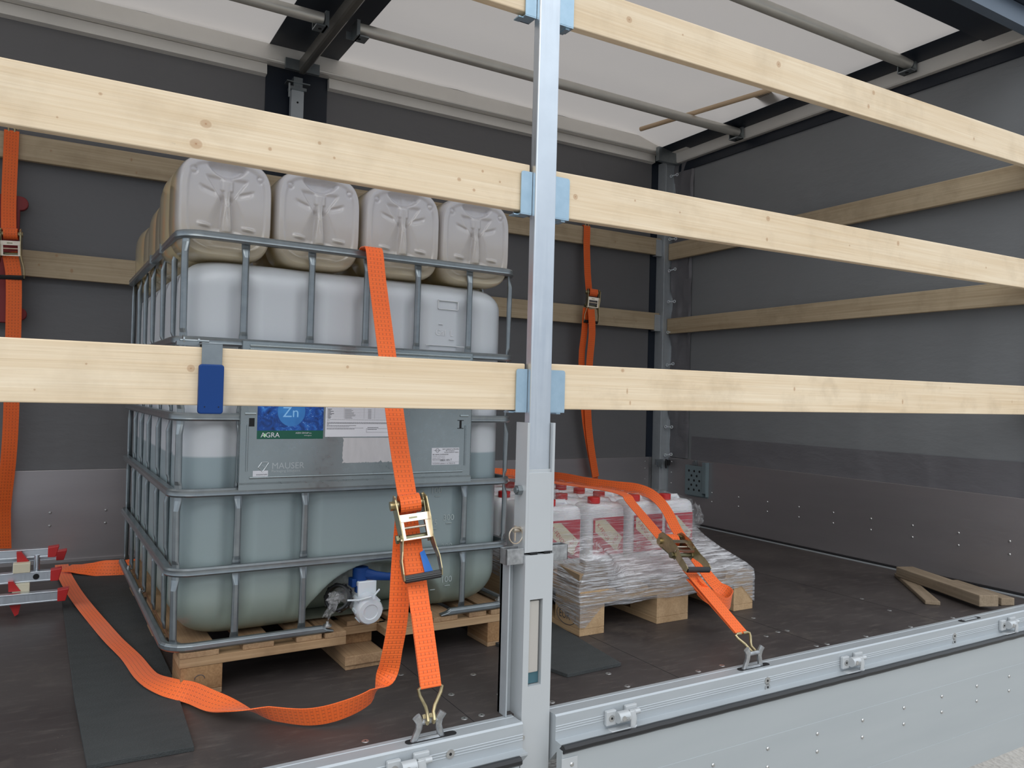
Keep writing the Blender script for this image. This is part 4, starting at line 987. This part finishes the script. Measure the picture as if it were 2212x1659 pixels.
# main strap over the container
st1 = empty('ratchet_strap', (-.33, -.045, 0), label='orange ratchet strap over the front of the caged tank, loose tail on the floor', cat='strap')
O1 = Vector((-.33, -.045, 0))
def loc(pts, o): return [tuple(Vector(p)-o) for p in pts]
A = Vector((-.3275, .432, 1.186)); B = Vector((-.3305, -.028, .118)); dn = (B-A).normalized()
q = lambda t: A+(B-A)*t
RT = .635
m = MB()
up_ = [(-.3265, .484, 1.170), (-.327, .483, 1.178), (-.327, .470, 1.1865), (-.3275, .447, 1.1855), tuple(q(.012)+Vector((0, -.006, 0))), tuple(q(.1)), tuple(q(.3)), tuple(q(.5)), tuple(q(RT-.008)+Vector((0, -.012, 0)))]
m.ribbon(loc(up_, O1), X, .050, .0024, sub=4)
m.ribbon(loc([(-.3325, .60, 1.20), (-.3325, .64, 1.20), (-.3325, .70, 1.20), (-.3325, .86, 1.20)], O1), [(0, 0, 1), (0, 0, 1), (0, 0, 1), (0, 0, 1)], .048, .0024, sub=4)
m.build('upper_webbing', M['web'], st1)
m = MB(); m.ribbon(loc([tuple(q(RT+.02)+Vector((.0, .006, 0))), tuple(q(RT+.08)+Vector((.002, .004, 0))), tuple(q(.8)), tuple(q(.9)), tuple(q(.985)), tuple(q(1.0))], O1), X, .050, .003, sub=4)
m.ribbon(loc([tuple(q(.86)+Vector((0, -.004, 0))), tuple(q(.985)+Vector((0, -.004, 0))), tuple(q(1.0)+Vector((0, -.003, -.003)))], O1), X, .050, .003, sub=2)
m.build('lower_webbing', M['web'], st1)
fm = frame(tuple(q(RT)+Vector((.001, -.012, .0))-O1), dn+Vector((.035, -.03, 0)), (1, -.22, 0))
ratchet(st1, fm)
m = MB(); m.add([tuple(fm @ Vector(p)) for p in ((.020, .115, -.012), (.033, .168, -.014), (.012, .172, -.012), (.008, .12, -.010))], [(0, 1, 2, 3), (3, 2, 1, 0)]); m.build('blue_label', M['tagblue'], st1)
hook(st1, tuple(q(1.0)-O1), (-.006, .0, .042), X, 'zincy')
# loose tail
F_ = lambda a, b: (a, b, 0)
tail = [((-0.323, 0.165, 0.466), (1, 0, 0)), ((-0.344, 0.13, 0.349), (1, 0, 0)), ((-0.356, 0.11, 0.243), (1, -.05, .0)), ((-0.364, 0.12, 0.158), (1, -.1, .05)), ((-0.37, 0.14, 0.094), (.75, -.5, .3)),
        ((-0.413, 0.13, 0.053), (.25, -.3, .9)), ((-0.491, 0.115, 0.039), (-.05, -.3, .95)), ((-0.559, 0.14, 0.028), (-.2, -.35, .9)), ((-0.629, 0.2, 0.027), (-.3, -.4, .8)), ((-0.691, 0.25, 0.032), (-.5, -.8, .1)), ((-0.734, 0.328, 0.028), (-.4, -.6, -.5)),
        ((-0.772, 0.412, 0.028), (-.3, -.45, -.8)), ((-0.817, 0.476, 0.028), (-.5, -.65, -.5)), ((-0.853, 0.591, 0.022), (-.8, -.6, -.1)), ((-0.875, 0.791, 0.016), (-.9, -.4, 0)), ((-0.91, 0.961, 0.022), (-.95, -.3, .04)), ((-0.939, 1.2, 0.014), (-.97, -.2, 0)),
        ((-0.969, 1.367, 0.024), (-.98, -.2, .03)), ((-0.991, 1.596, 0.014), (-1, -.1, 0)), ((-1.011, 1.8, 0.013), (-1, -.05, 0)), ((-1.028, 2.018, 0.012), (-1, .0, 0)), ((-1.034, 2.191, 0.012), (-1, .1, 0))]
m = MB(); m.ribbon(loc([a for a, b in tail], O1), [b for a, b in tail], .05, .0024, sub=6); m.build('loose_tail', M['web'], st1)
t2_ = [((-1.02, 2.03, .03), (.1, .9, .1)), ((-.985, 2.0, .032), (.1, .9, .15)), ((-.94, 1.96, .034), (.1, .8, .4)), ((-.89, 1.93, .036), (.1, .5, .8)), ((-.84, 1.91, .036), (.0, .3, 1)), ((-.74, 1.90, .036), (0, .3, 1))]
m = MB(); m.ribbon(loc([a for a, b in t2_], O1), [b for a, b in t2_], .068, .0024, sub=6); m.build('loose_tail', M['web'], st1)

# lashing rings in the edge rail
def lashing(x, y, tilt, label):
    r = empty('lashing_ring', (x, y, .0), label=label, cat='ring', group='lashing rings of the edge rail')
    r.rotation_euler = (0, 0, 0); m = MB(); Rm = Matrix.Rotation(tilt, 4, 'X')
    for s_ in (-1, 1):
        pts = [(s_*.036, 0, -.008), (s_*.030, 0, .012), (s_*.024, 0, .03), (s_*.024, 0, .046), (s_*.033, 0, .060)]
        m.sweep([Rm @ Vector(p) for p in pts], OCT(.016, .012, .25), up=Y, scales=[(1, 1), (.9, 1), (.9, 1), (1.1, 1), (1.15, .8)])
    m.cyl(Rm @ Vector((-.036, 0, .002)), Rm @ Vector((.036, 0, .002)), .006, 0, 10)
    m.cyl(Rm @ Vector((-.030, 0, .044)), Rm @ Vector((.030, 0, .044)), .006, 0, 10)
    m.build('ring_body', M['worn'], r)
    return r
lashing(-.336, -.032, .15, 'raised lashing ring in the edge rail left of the post, holding the main hook')
lashing(.705, -.032, .1, 'raised lashing ring in the edge rail right of the post, holding the pallet strap hook')
r_ = empty('lashing_ring', (1.843, -.03, 0), label='lashing ring folded flat into the edge rail near the old timbers', cat='ring', group='lashing rings of the edge rail')
m = MB(); m.box(-.04, .04, -.007, .007, -.002, .0035); m.build('ring_body', M['anod'], r_, bevel=.002)

# ---------------------------------------------------------------- small pallet with jugs
PX0, PX1, PY0, PY1 = .413, 1.214, .430, 1.63
ep = empty('euro_pallet', (PX0, PY0, 0), label='pale wooden pallet under the film-wrapped white jugs', cat='pallet')
def eb(x0, x1, y0, y1, z0, z1, mt, name):
    m = MB(); m.box(x0, x1, y0, y1, z0, z1); return m.build(name, M[mt], ep, bevel=.0015)
for x0, x1 in ((0, .145), (.187, .287), (.328, .473), (.514, .614), (.656, .801)): eb(x0, x1, 0, 1.2, .1222, .144, 'epal_y', 'deck_board')
for y0 in (0, .527, 1.055): eb(0, .801, y0, y0+.145, .1002, .122, 'epal_x', 'cross_board')
for x0, x1 in ((0, .1), (.328, .473), (.701, .801)):
    for y0 in (0, .527, 1.055): eb(x0, x1, y0, y0+.145, .0222, .100, 'epal_y', 'block')
    eb(x0, x1, 0, 1.2, .0002, .022, 'epal_y', 'skid')
m = MB(); Ms = Matrix(((0, 0, -1, -.0008), (-1, 0, 0, .120), (0, 1, 0, .040), (0, 0, 0, 1)))
m.text('EUR', Ms, .036); m.tube([(-.0006, .078+.055*math.cos(a), .052+.030*math.sin(a)) for a in [2*PI*k/30 for k in range(30)]], .0011, closed=True, seg=5)
m.build('branded_mark', M['ink'], ep)
def jug(full):
    r = empty('jug', (0, 0, 0), label='x', cat='jug')
    m = MB(); hx, hy = .091, .066; NP = 40; vs = []
    stn = [(0, .93), (.004, .98), (.012, 1.0), (.10, 1.0), (.175, 1.0), (.196, .985), (.211, .945), (.221, .87), (.227, .74), (.229, .5)]
    for z, s_ in stn:
        for k in range(NP):
            x, y = superell(hx*(s_ if z < .1 else 1-(1-s_)*.8), hy*s_, 5, 2*PI*k/NP); vs.append((x, y, z))
    fs = [(a*NP+b, a*NP+(b+1) % NP, (a+1)*NP+(b+1) % NP, (a+1)*NP+b) for a in range(len(stn)-1) for b in range(NP)]+[tuple(range(NP))[::-1], tuple(range((len(stn)-1)*NP, len(stn)*NP))]
    m.add(vs, fs, smooth=True); m.build('jug_body', M['jug'], r, smooth_angle=50)
    m = MB(); m.tube([(.0, .03, .205), (.01, .02, .236), (.045, .005, .236), (.065, -.005, .205)], .011); m.build('handle', M['jug'], r)
    m = MB(); m.cyl((-.04, -.022, .215), (-.04, -.022, .232), .018, 1, 16); m.cyl((-.04, -.022, .228), (-.04, -.022, .252), .0245, 0, 20); m.build('red_cap', [M['red'], M['jug']], r, bevel=.002)
    if full:
        m = MB(); y0 = -.0668; x0, x1, z0, z1 = -.072, .072, .035, .178
        m.box(x0, x1, y0-.0006, y0+.001, z0, z1)
        yy = y0-.0009
        m.add([(x0+.008, yy, z1-.006), (x0+.052, yy, z1-.006), (x1-.006, yy, z0+.058), (x1-.030, yy, z0+.020), (x0+.05, yy, z0+.045)][:0] or [(x0+.008, yy, z1-.008), (x0+.056, yy, z1-.008), (x1-.004, yy, z0+.062), (x1-.036, yy, z0+.016), (x0+.008, yy, z1-.052)], [(0, 4, 3, 2, 1)], 1)
        m.text('K-FENOL', FROT(x0+.014, yy-.0004, z1-.028, -.86), .0215, 2); m.text('MIX', FROT(x1-.046, yy-.0004, z0+.040, .75), .022, 2)
        m.text('5 l', FRONT(x0+.012, yy-.0004, z0+.028), .019, 3); m.text('MIX', FRONT(x0+.012, yy-.0004, z0+.010), .013, 3)
        for k in range(5): a = -.9+k*.45; m.tube([(x1-.034, yy-.0002, z0+.012), (x1-.034+.026*math.sin(a), yy-.0002, z0+.012+.026*math.cos(a))], .0016, 3, 5)
        m.build('red_label', [M['crimson'], M['cream'], M['crimson'], M['cream']], r)
    return r
jf = jug(True); jb = jug(False)
JL = ['leftmost labelled jug of the front row, half hidden by the post', 'second labelled jug of the front row under the stretch film', 'third labelled jug of the front row, behind the tight strap', 'rightmost labelled jug of the front row, at the end of the load']
for i, x in enumerate((.556, .762, .960, 1.112)):
    o = jf if i == 0 else dup(jf); o.location = (x, .806 if i < 3 else .795, .146); o['label'] = JL[i]; o['group'] = 'film-wrapped jugs on the pale pallet'
fi = True
for j in range(5):
    for i in range(4):
        o = jb if fi else dup(jb); fi = False
        o.location = (.525+.183*i+random.uniform(-.003, .003), .945+.138*j, .146); o['label'] = 'white jug with a red cap behind the labelled front row of the wrapped load'; o['group'] = 'jugs of the rear rows under the film'
cb = MB()
cb.add([(0, 0, 0), (.135, .02, 0), (.16, .10, 0), (.02, .16, 0), (-.005, -.01, .052), (.115, -.005, .072), (.15, .09, .060), (.015, .15, .055)], [(0, 3, 2, 1), (4, 5, 6, 7), (0, 1, 5, 4), (1, 2, 6, 5), (2, 3, 7, 6), (3, 0, 4, 7)])
tag(cb.build('cardboard_box', M['card'], loc=(.424, .455, .1455), bevel=.001), 'small crushed brown cardboard piece on the near left corner of the pale pallet', 'box')
cb = MB(); cb.box(-.0, .635, -.03, .215, 0, .016)
tag(cb.build('white_sheet', M['whitesheet'], loc=(.57, .50, .1455), bevel=.001), 'flat white sheet on the pale pallet in front of the jugs', 'sheet')
# film shell
def fshell():
    m = MB(); stn = [(.088, .410, 1.217, .426, 1.634, .01), (.118, .409, 1.218, .425, 1.635, .01), (.150, .41, 1.217, .427, 1.634, .012), (.166, .415, 1.215, .452, 1.633, .02), (.185, .43, 1.213, .52, 1.63, .02), (.205, .44, 1.210, .58, 1.63, .03), (.235, .45, 1.207, .665, 1.625, .03),
        (.265, .458, 1.205, .712, 1.62, .03), (.30, .458, 1.204, .726, 1.62, .03), (.34, .458, 1.204, .728, 1.62, .03), (.37, .46, 1.202, .732, 1.62, .035)]
    NX_, NY_ = 46, 60; vs = []; cnt = 0
    for z, x0, x1, y0, y1, r in stn:
        pts = rrect(x0, x1, y0, y1, r, 4, NX_, NY_); cnt = len(pts)
        for k, (x, y) in enumerate(pts):
            a = noise.noise(Vector((x*9, y*9, z*30)))*.005+noise.noise(Vector((x*30, y*30, z*60)))*.003
            if .16 < z < .25: a *= 1.8
            cx_, cy_ = .81, 1.05; d_ = Vector((x-cx_, y-cy_, 0)).normalized()
            if y < .70 and x < .68 and .14 < z < .28: y -= (y-.436)*(1-sst(.55, .68, x))*.93
            zz_ = z+(.006*noise.noise(Vector((x*14, y*14, 3))) if z > .16 else .008*noise.noise(Vector((x*9, y*9, 1))) if z < .1 else 0)
            vs.append((x+d_.x*abs(a), y+d_.y*abs(a)*1.0-abs(a)*.3, zz_))
    fs = [(a*cnt+b, a*cnt+(b+1) % cnt, (a+1)*cnt+(b+1) % cnt, (a+1)*cnt+b) for a in range(len(stn)-1) for b in range(cnt)]
    m.add(vs, fs, smooth=True)
    return m
fm_ = fshell(); fo = tag(fm_.build('stretch_film', M['film'], smooth_angle=80), 'clear crinkled stretch film wrapped around the jugs and the pale pallet', 'film')
m = MB(); NX_, NY_ = 46, 52; vs = []
for j in range(NY_+1):
    for i in range(NX_+1):
        x = .458+.746*i/NX_; y = .728+.892*j/NY_
        e_ = min(i/NX_, 1-i/NX_)*9; e2 = min(j/NY_*9, (1-j/NY_)*8); h = .372+.030*sst(0, 1, min(e_, e2))
        h += .010*noise.noise(Vector((x*16, y*16, 0)))+.006*noise.noise(Vector((x*45, y*40, 4)))
        vs.append((x, y, h))
m.add(vs, [(a*(NX_+1)+b, a*(NX_+1)+b+1, (a+1)*(NX_+1)+b+1, (a+1)*(NX_+1)+b) for a in range(NY_) for b in range(NX_)], smooth=True)
m.build('crumpled_film_top', M['filmtop'], fo, smooth_angle=80)
# bunched film at the right rear edge of the front face and a triangular flap on the left block
m = MB(); m.add([(1.217, .4245, .10), (1.14, .4245, .10), (1.216, .4240, .026)], [(0, 1, 2)]); m.build('film_flap', M['film'], fo)
m = MB(); m.add([(.512, .4255, .10), (.4095, .4245, .10), (.4095, .4240, .03), (.43, .4240, .028)], [(0, 1, 2, 3)])
m.add([(.4095, .4245, .10), (.4095, .62, .10), (.4095, .50, .05), (.4095, .4245, .03)], [(0, 1, 2, 3)]); m.build('film_flap', M['film'], fo)
m = MB(); blob(m, (1.216, .74, .300), .018, .03, .045, Matrix.Identity(3), 9, .5); m.build('film_bunch', M['bag'], fo)

# strap over the small pallet
st2 = empty('ratchet_strap', (.70, -.03, 0), label='orange ratchet strap across the wrapped jugs, hooked to the edge rail at right', cat='strap')
O2 = Vector((.70, -.03, 0)); A2 = Vector((.828, .722, .405)); B2 = Vector((.7065, .012, .088)); q2_ = lambda t: A2+(B2-A2)*t
m = MB()
m.ribbon(loc([(.60, 1.66, .36), (.61, 1.58, .418), (.64, 1.4, .428), (.69, 1.1, .428), (.745, .95, .424), (.80, .80, .420), tuple(A2+Vector((.0, .0, .003))), tuple(q2_(.06)), tuple(q2_(.25)), tuple(q2_(.49))], O2), [(1, .2, 0)]*4+[(1, .1, 0)]*2+[(1, .0, 0)]*4, .045, .0024, sub=5)
m.build('upper_webbing', M['web'], st2)
m = MB(); m.ribbon(loc([tuple(q2_(.60)), tuple(q2_(.8)), tuple(q2_(.98)), tuple(q2_(1.0))], O2), (1, .0, 0), .045, .003, sub=3)
m.ribbon(loc([tuple(q2_(.64)+Vector((-.004, .0, -.012))), tuple(q2_(.82)+Vector((0, 0, -.008))), tuple(q2_(.99)+Vector((0, 0, -.004)))], O2), (1, 0, 0), .045, .003, sub=3)
m.build('lower_webbing', M['web'], st2)
fm2 = frame(tuple(q2_(.42)+Vector((0, -.012, .016))-O2), (B2-A2), (1, -.12, -.05))
ratchet(st2, fm2)
hook(st2, tuple(q2_(1.0)-O2), (.006, -.002, .044), X, 'zincy', outward=Vector((0, -1, .2)))
lt = [((.50, 1.62, .430), (.2, .3, .9)), ((0.864, 1.5, 0.408), (.1, .2, 1)), ((0.914, 1.3, 0.414), (.1, .2, 1)), ((0.939, 1.12, 0.409), (.1, .2, 1)), ((0.974, 0.97, 0.408), (.15, .2, 1)), ((0.996, 0.86, 0.41), (.4, .3, .8)), ((0.997, 0.76, 0.396), (.8, .3, .5)), ((0.978, 0.66, 0.355), (1, .15, .25)),
      ((0.945, 0.56, 0.292), (1, .0, .15)), ((0.922, 0.46, 0.234), (1, -.1, .15)), ((0.906, 0.37, 0.179), (1, -.1, .1)), ((0.91, 0.315, 0.14), (1, -.1, .3)), ((0.923, 0.285, 0.124), (.5, .0, .9)), ((0.911, 0.25, 0.111), (.1, -.1, 1)), ((0.854, 0.222, 0.105), (.0, -.1, 1)), ((0.779, 0.215, 0.14), (0, -.15, 1)), ((0.742, 0.222, 0.169), (-.1, -.3, .9)), ((0.751, 0.255, 0.18), (-.1, -.5, .6))]
m = MB(); m.ribbon(loc([a for a, b in lt], O2), [b for a, b in lt], .046, .0024, sub=6); m.build('loose_tail', M['web'], st2)

# straps hanging on the back wall
st3 = empty('ratchet_strap', (1.72, 2.25, 1.76), label='orange strap with a small ratchet hanging on the back wall right of the post', cat='strap')
O3 = Vector((1.72, 2.25, 1.76))
m = MB(); m.ribbon(loc([(1.722, 2.29, 1.842), (1.722, 2.262, 1.848), (1.722, 2.258, 1.80), (1.722, 2.258, 1.72), (1.728, 2.25, 1.55), (1.735, 2.24, 1.44)], O3), X, .048, .0024, sub=3); m.build('upper_webbing', M['web'], st3)
m = MB(); m.ribbon(loc([(1.686, 2.2, 1.33), (1.684, 2.21, 1.175), (1.676, 2.22, 1.006), (1.72, 2.24, 0.695), (1.768, 2.25, 0.496), (1.823, 2.26, 0.316), (1.832, 2.26, 0.25)], O3), X, .044, .0024, sub=3)
m.ribbon(loc([(1.703, 2.17, 1.32), (1.714, 2.17, 1.175), (1.714, 2.19, 0.978), (1.733, 2.22, 0.696), (1.771, 2.235, 0.497), (1.82, 2.24, 0.295)], O3), [(1, -.1, 0)]*6, .046, .0024, sub=3)
m.build('lower_webbing', M['web'], st3)
ratchet(st3, frame(tuple(Vector((1.735, 2.20, 1.425))-O3), (-.09, 0, -1), (1, -.35, 0)))
st4 = empty('ratchet_strap', (-1.27, 2.25, 1.76), label='orange strap with ratchet hanging down the back wall at far left', cat='strap')
O4 = Vector((-1.27, 2.25, 1.76))
m = MB(); m.ribbon(loc([(-1.272, 2.29, 1.842), (-1.272, 2.262, 1.848), (-1.272, 2.258, 1.80), (-1.273, 2.25, 1.55), (-1.268, 2.225, 1.42)], O4), X, .054, .0024, sub=3); m.build('upper_webbing', M['web'], st4)
m = MB(); m.ribbon(loc([(-1.262, 2.2, 1.324), (-1.251, 2.19, 1.276), (-1.242, 2.19, 1.199), (-1.238, 2.2, 0.988), (-1.236, 2.22, 0.641), (-1.241, 2.24, 0.446), (-1.251, 2.25, 0.252), (-1.241, 2.2, 0.095)], O4), [(1, 0, 0)]*5+[(1, .2, 0), (.9, .5, 0), (.8, .6, 0)], .056, .0024, sub=3); m.build('lower_webbing', M['web'], st4)
ratchet(st4, frame(tuple(Vector((-1.258, 2.20, 1.40))-O4), (.05, 0, -1), (1, -.1, 0)))
# nails holding the hanging straps
for x, pn in ((1.722, st3), (-1.272, st4)):
    m = MB(); m.tube([(x-.01, 2.262, 1.842), (x-.012, 2.262, 1.864), (x+.004, 2.262, 1.868), (x+.012, 2.262, 1.852)], .0045, seg=8); m.tube([(x+.01, 2.262, 1.842), (x+.012, 2.262, 1.862), (x+.024, 2.262, 1.856)], .0045, seg=8)
    for i, p in enumerate(m.v): m.v[i] = p-(O3 if x > 0 else O4)
    m.build('wire_hook', M['zincy'], pn)
# red panel hanging behind the left strap
m = MB(); pts = [(-1.42, .0), (-1.235, .0), (-1.235, .02)]
def lobe(cx, cz, r, a0, a1): return [(cx+r*math.cos(a0+(a1-a0)*k/8), cz+r*math.sin(a0+(a1-a0)*k/8)) for k in range(9)]
poly = [(-1.42, 1.035), (-1.225, 1.035)]+lobe(-1.222, 1.075, .028, -1.2, PI/2)+[(-1.232, 1.115), (-1.232, 1.515)]+lobe(-1.232, 1.545, .030, -1.2, PI/2)+[(-1.42, 1.575)]
m.prism(poly, 0, .03, mat=FRONT(1.33, .0, -1.03))
tag(m.build('red_panel', M['redp'], loc=(-1.33, 2.29, 1.03), bevel=.003), 'dark red panel with rounded lobes on the back wall behind the far left strap', 'panel')

# ---------------------------------------------------------------- perforated plate on the end wall
pp = empty('perforated_holder', (XR-.027, 1.87, .19), label='small zinc holder with round holes on the end wall panel', cat='holder')
m = MB(); m.box(-.026, -.024, .028, .182, .0, .185); m.box(-.026, 0, .180, .182, 0, .185); m.box(-.026, 0, .028, .182, -.001, .001); m.box(-.026, 0, .028, .030, 0, .185)
m.build('front_plate', M['zplate'], pp, bevel=.001)
m = MB(); m.box(-.03, -.027, .0, .03, .02, .212); m.box(-.027, 0, -.002, .0, .0, .212); m.box(-.003, 0, .0, .182, -.010, .0); m.build('side_bracket', M['zplate'], pp, bevel=.001)
m = MB(); m.box(-.02, 0, .10, .115, .185, .218); m.box(-.022, -.018, .09, .125, .19, .206); m.build('top_bracket', M['galv'], pp, bevel=.001)
hm = MB(); hm.cyl((-.0264, 0, 0), (-.0262, 0, 0), .0078, 0, 14); h0 = None
for r in range(5):
    for c in range(3 if r % 2 == 0 else 2):
        if h0 is None: o = h0 = hm.build('round_hole', M['dark'], pp)
        else: o = h0.copy(); COL.objects.link(o); o.parent = pp
        o.location = (0, .055+c*.046+(0 if r % 2 == 0 else .023), .035+r*.029)

# ---------------------------------------------------------------- floor things
def mat_(poly, label, z=.0):
    m = MB(); m.prism(poly, .0003, .0105)
    return tag(m.build('rubber_mat', M['mat'], loc=(0, 0, 0), bevel=.001), label, 'mat', 'black rubber anti-slip mats')
mat_([(-1.004, .150), (-.803, .141), (-.79, .6), (-.80, 1.2), (-.80, 2.05), (-1.04, 2.05), (-1.036, 1.54), (-1.019, .576)], 'long black rubber mat lying under the loose orange tail at lower left')
mat_([(.167, .142), (.362, .150), (.41, .62), (.42, 1.0), (.12, 1.0), (.125, .30)], 'black rubber mat corner beside the post and the pale pallet')
def timber(a, b, w, h, z, label, name='timber_beam'):
    a, b = Vector((*a, z)), Vector((*b, z)); L = (b-a).length; ang = math.atan2((b-a).x*-1, (b-a).y)
    m = MB(); m.box(-w/2, w/2, 0, L, 0, h); o = m.build(name, M['oldwood'], loc=tuple(a), bevel=.003); o.rotation_euler = (0, 0, ang); return tag(o, label, 'timber')
timber((2.034, .002), (2.225, .47), .082, .044, .0165, 'thick weathered timber beam lying along the end wall')
timber((1.915, .152), (2.27, .515), .055, .016, .0003, 'thin old plank lying flat under the thick timber', 'timber_plank')
timber((2.19, .012), (2.30, .30), .06, .03, .0003, 'dark timber offcut behind the near end of the thick beam', 'timber_offcut')

# ladder
ld = empty('folding_ladder', (-1.02, 1.45, 0), label='folded aluminium ladder with red end caps lying at far left', cat='ladder')
for (y, z0, h, xe) in ((-.03, .048, .034, 0), (.02, .108, .034, -.022), (.16, .15, .028, -.006), (.06, .182, .030, -.032)):
    m = MB(); m.box(-1.6, xe-.03, y-.014, y+.014, z0, z0+h); m.box(-1.6, xe-.03, y-.016, y-.014, z0+h*.86, z0+h); m.box(-1.6, xe-.03, y-.016, y-.014, z0, z0+h*.14)
    m.build('stile', M['alu'], ld, bevel=.001)
    m = MB(); m.add([(xe-.034, y-.018, z0-.002), (xe-.010, y-.018, z0-.002), (xe, y-.018, z0+h+.006), (xe-.034, y-.018, z0+h+.002), (xe-.034, y+.018, z0-.002), (xe-.010, y+.018, z0-.002), (xe, y+.018, z0+h+.006), (xe-.034, y+.018, z0+h+.002)], [(0, 1, 2, 3), (7, 6, 5, 4), (0, 4, 5, 1), (1, 5, 6, 2), (2, 6, 7, 3), (3, 7, 4, 0)]); m.build('red_end_cap', M['red'], ld, bevel=.002)
for x, z0, z1, y in ((-.098, .12, .19, .045), (-.16, .10, .165, .07), (-.42, .06, .2, .045)):
    m = MB(); m.cyl((x, y, z0), (x, y+.005, z1), .0095, 0, 12); m.build('rung', M['alu'], ld)
m = MB(); m.cyl((-.098, .0055, .125), (-.098, .003, .125), .0095, 0, 12); m.build('rung_end', M['dark'], ld)
for z in (.082, .150):
    m = MB(); m.box(-.165, -.115, -.012, .02, z-.006, z+.026); m.build('hinge_block', M['cream'], ld, bevel=.002)
m = MB(); m.add([(-.18, -.02, .062), (-.135, -.02, .058), (-.145, -.02, .010), (-.155, -.02, .004), (-.18, .01, .062), (-.135, .01, .058), (-.145, .01, .010), (-.155, .01, .004)], [(0, 3, 2, 1), (4, 5, 6, 7), (0, 1, 5, 4), (1, 2, 6, 5), (2, 3, 7, 6), (3, 0, 4, 7)]); m.build('red_foot', M['red'], ld)
for (xx, zz, yy) in ((-.175, .085, -.014), (-.155, .175, .02)):
    m = MB(); m.add([(xx, yy, zz), (xx+.035, yy, zz), (xx+.012, yy, zz+.034), (xx-.002, yy, zz+.034), (xx, yy+.02, zz), (xx+.035, yy+.02, zz), (xx+.012, yy+.02, zz+.034), (xx-.002, yy+.02, zz+.034)], [(0, 1, 2, 3), (5, 4, 7, 6), (0, 4, 5, 1), (1, 5, 6, 2), (2, 6, 7, 3), (3, 7, 4, 0)]); m.build('red_wedge', M['red'], ld)

# ---------------------------------------------------------------- hanging side boards (outside)
def sideboard(x0, x1, label, left=False):
    r = empty('drop_side', (x0, -.10, -.07), label=label, cat='side board', group='folded down side boards')
    L = x1-x0; m = MB(); m.box(0, L, .012, .036, -.425, -.004)
    # shallow pressed bands
    m.box(.0, L, .0105, .0125, -.425, -.30); m.box(0, L, .0112, .0125, -.30, -.11)
    m.build('board_panel', M['board_out'], r, bevel=.0012)
    m = MB(); pts = [(.002+L*k/60, .012+.0015*noise.noise(Vector((k*.9, 0, 0))), -.001+.0012*noise.noise(Vector((0, k*.8, 0)))) for k in range(61)]
    m.sweep(pts, OCT(.02, .019, .3), smooth=True); m.build('rubber_seal', M['rubber'], r)
    m = MB(); m.box(.02, L, .014, .03, .0012, .0035); m.build('edge_strip', M['anod'], r)
    m = MB(); m.box(-.002, .045, .0095, .0118, -.425, -.022); m.build('end_cap', M['pearl'], r, bevel=.001)
    return r, L
sb1, L1 = sideboard(-.005, 2.58, 'grey aluminium side board hanging down right of the post')
sb2, L2 = sideboard(-2.4, -.125, 'side board hanging down left of the post, barely in view')
for i in range(11):
    for z in (-.145, -.198): rivet(sb1, .070+.2155*(i)+.0, .0104, z, (PI/2, 0, 0))
rivet(sb1, .028, .0094, -.040, (PI/2, 0, 0))
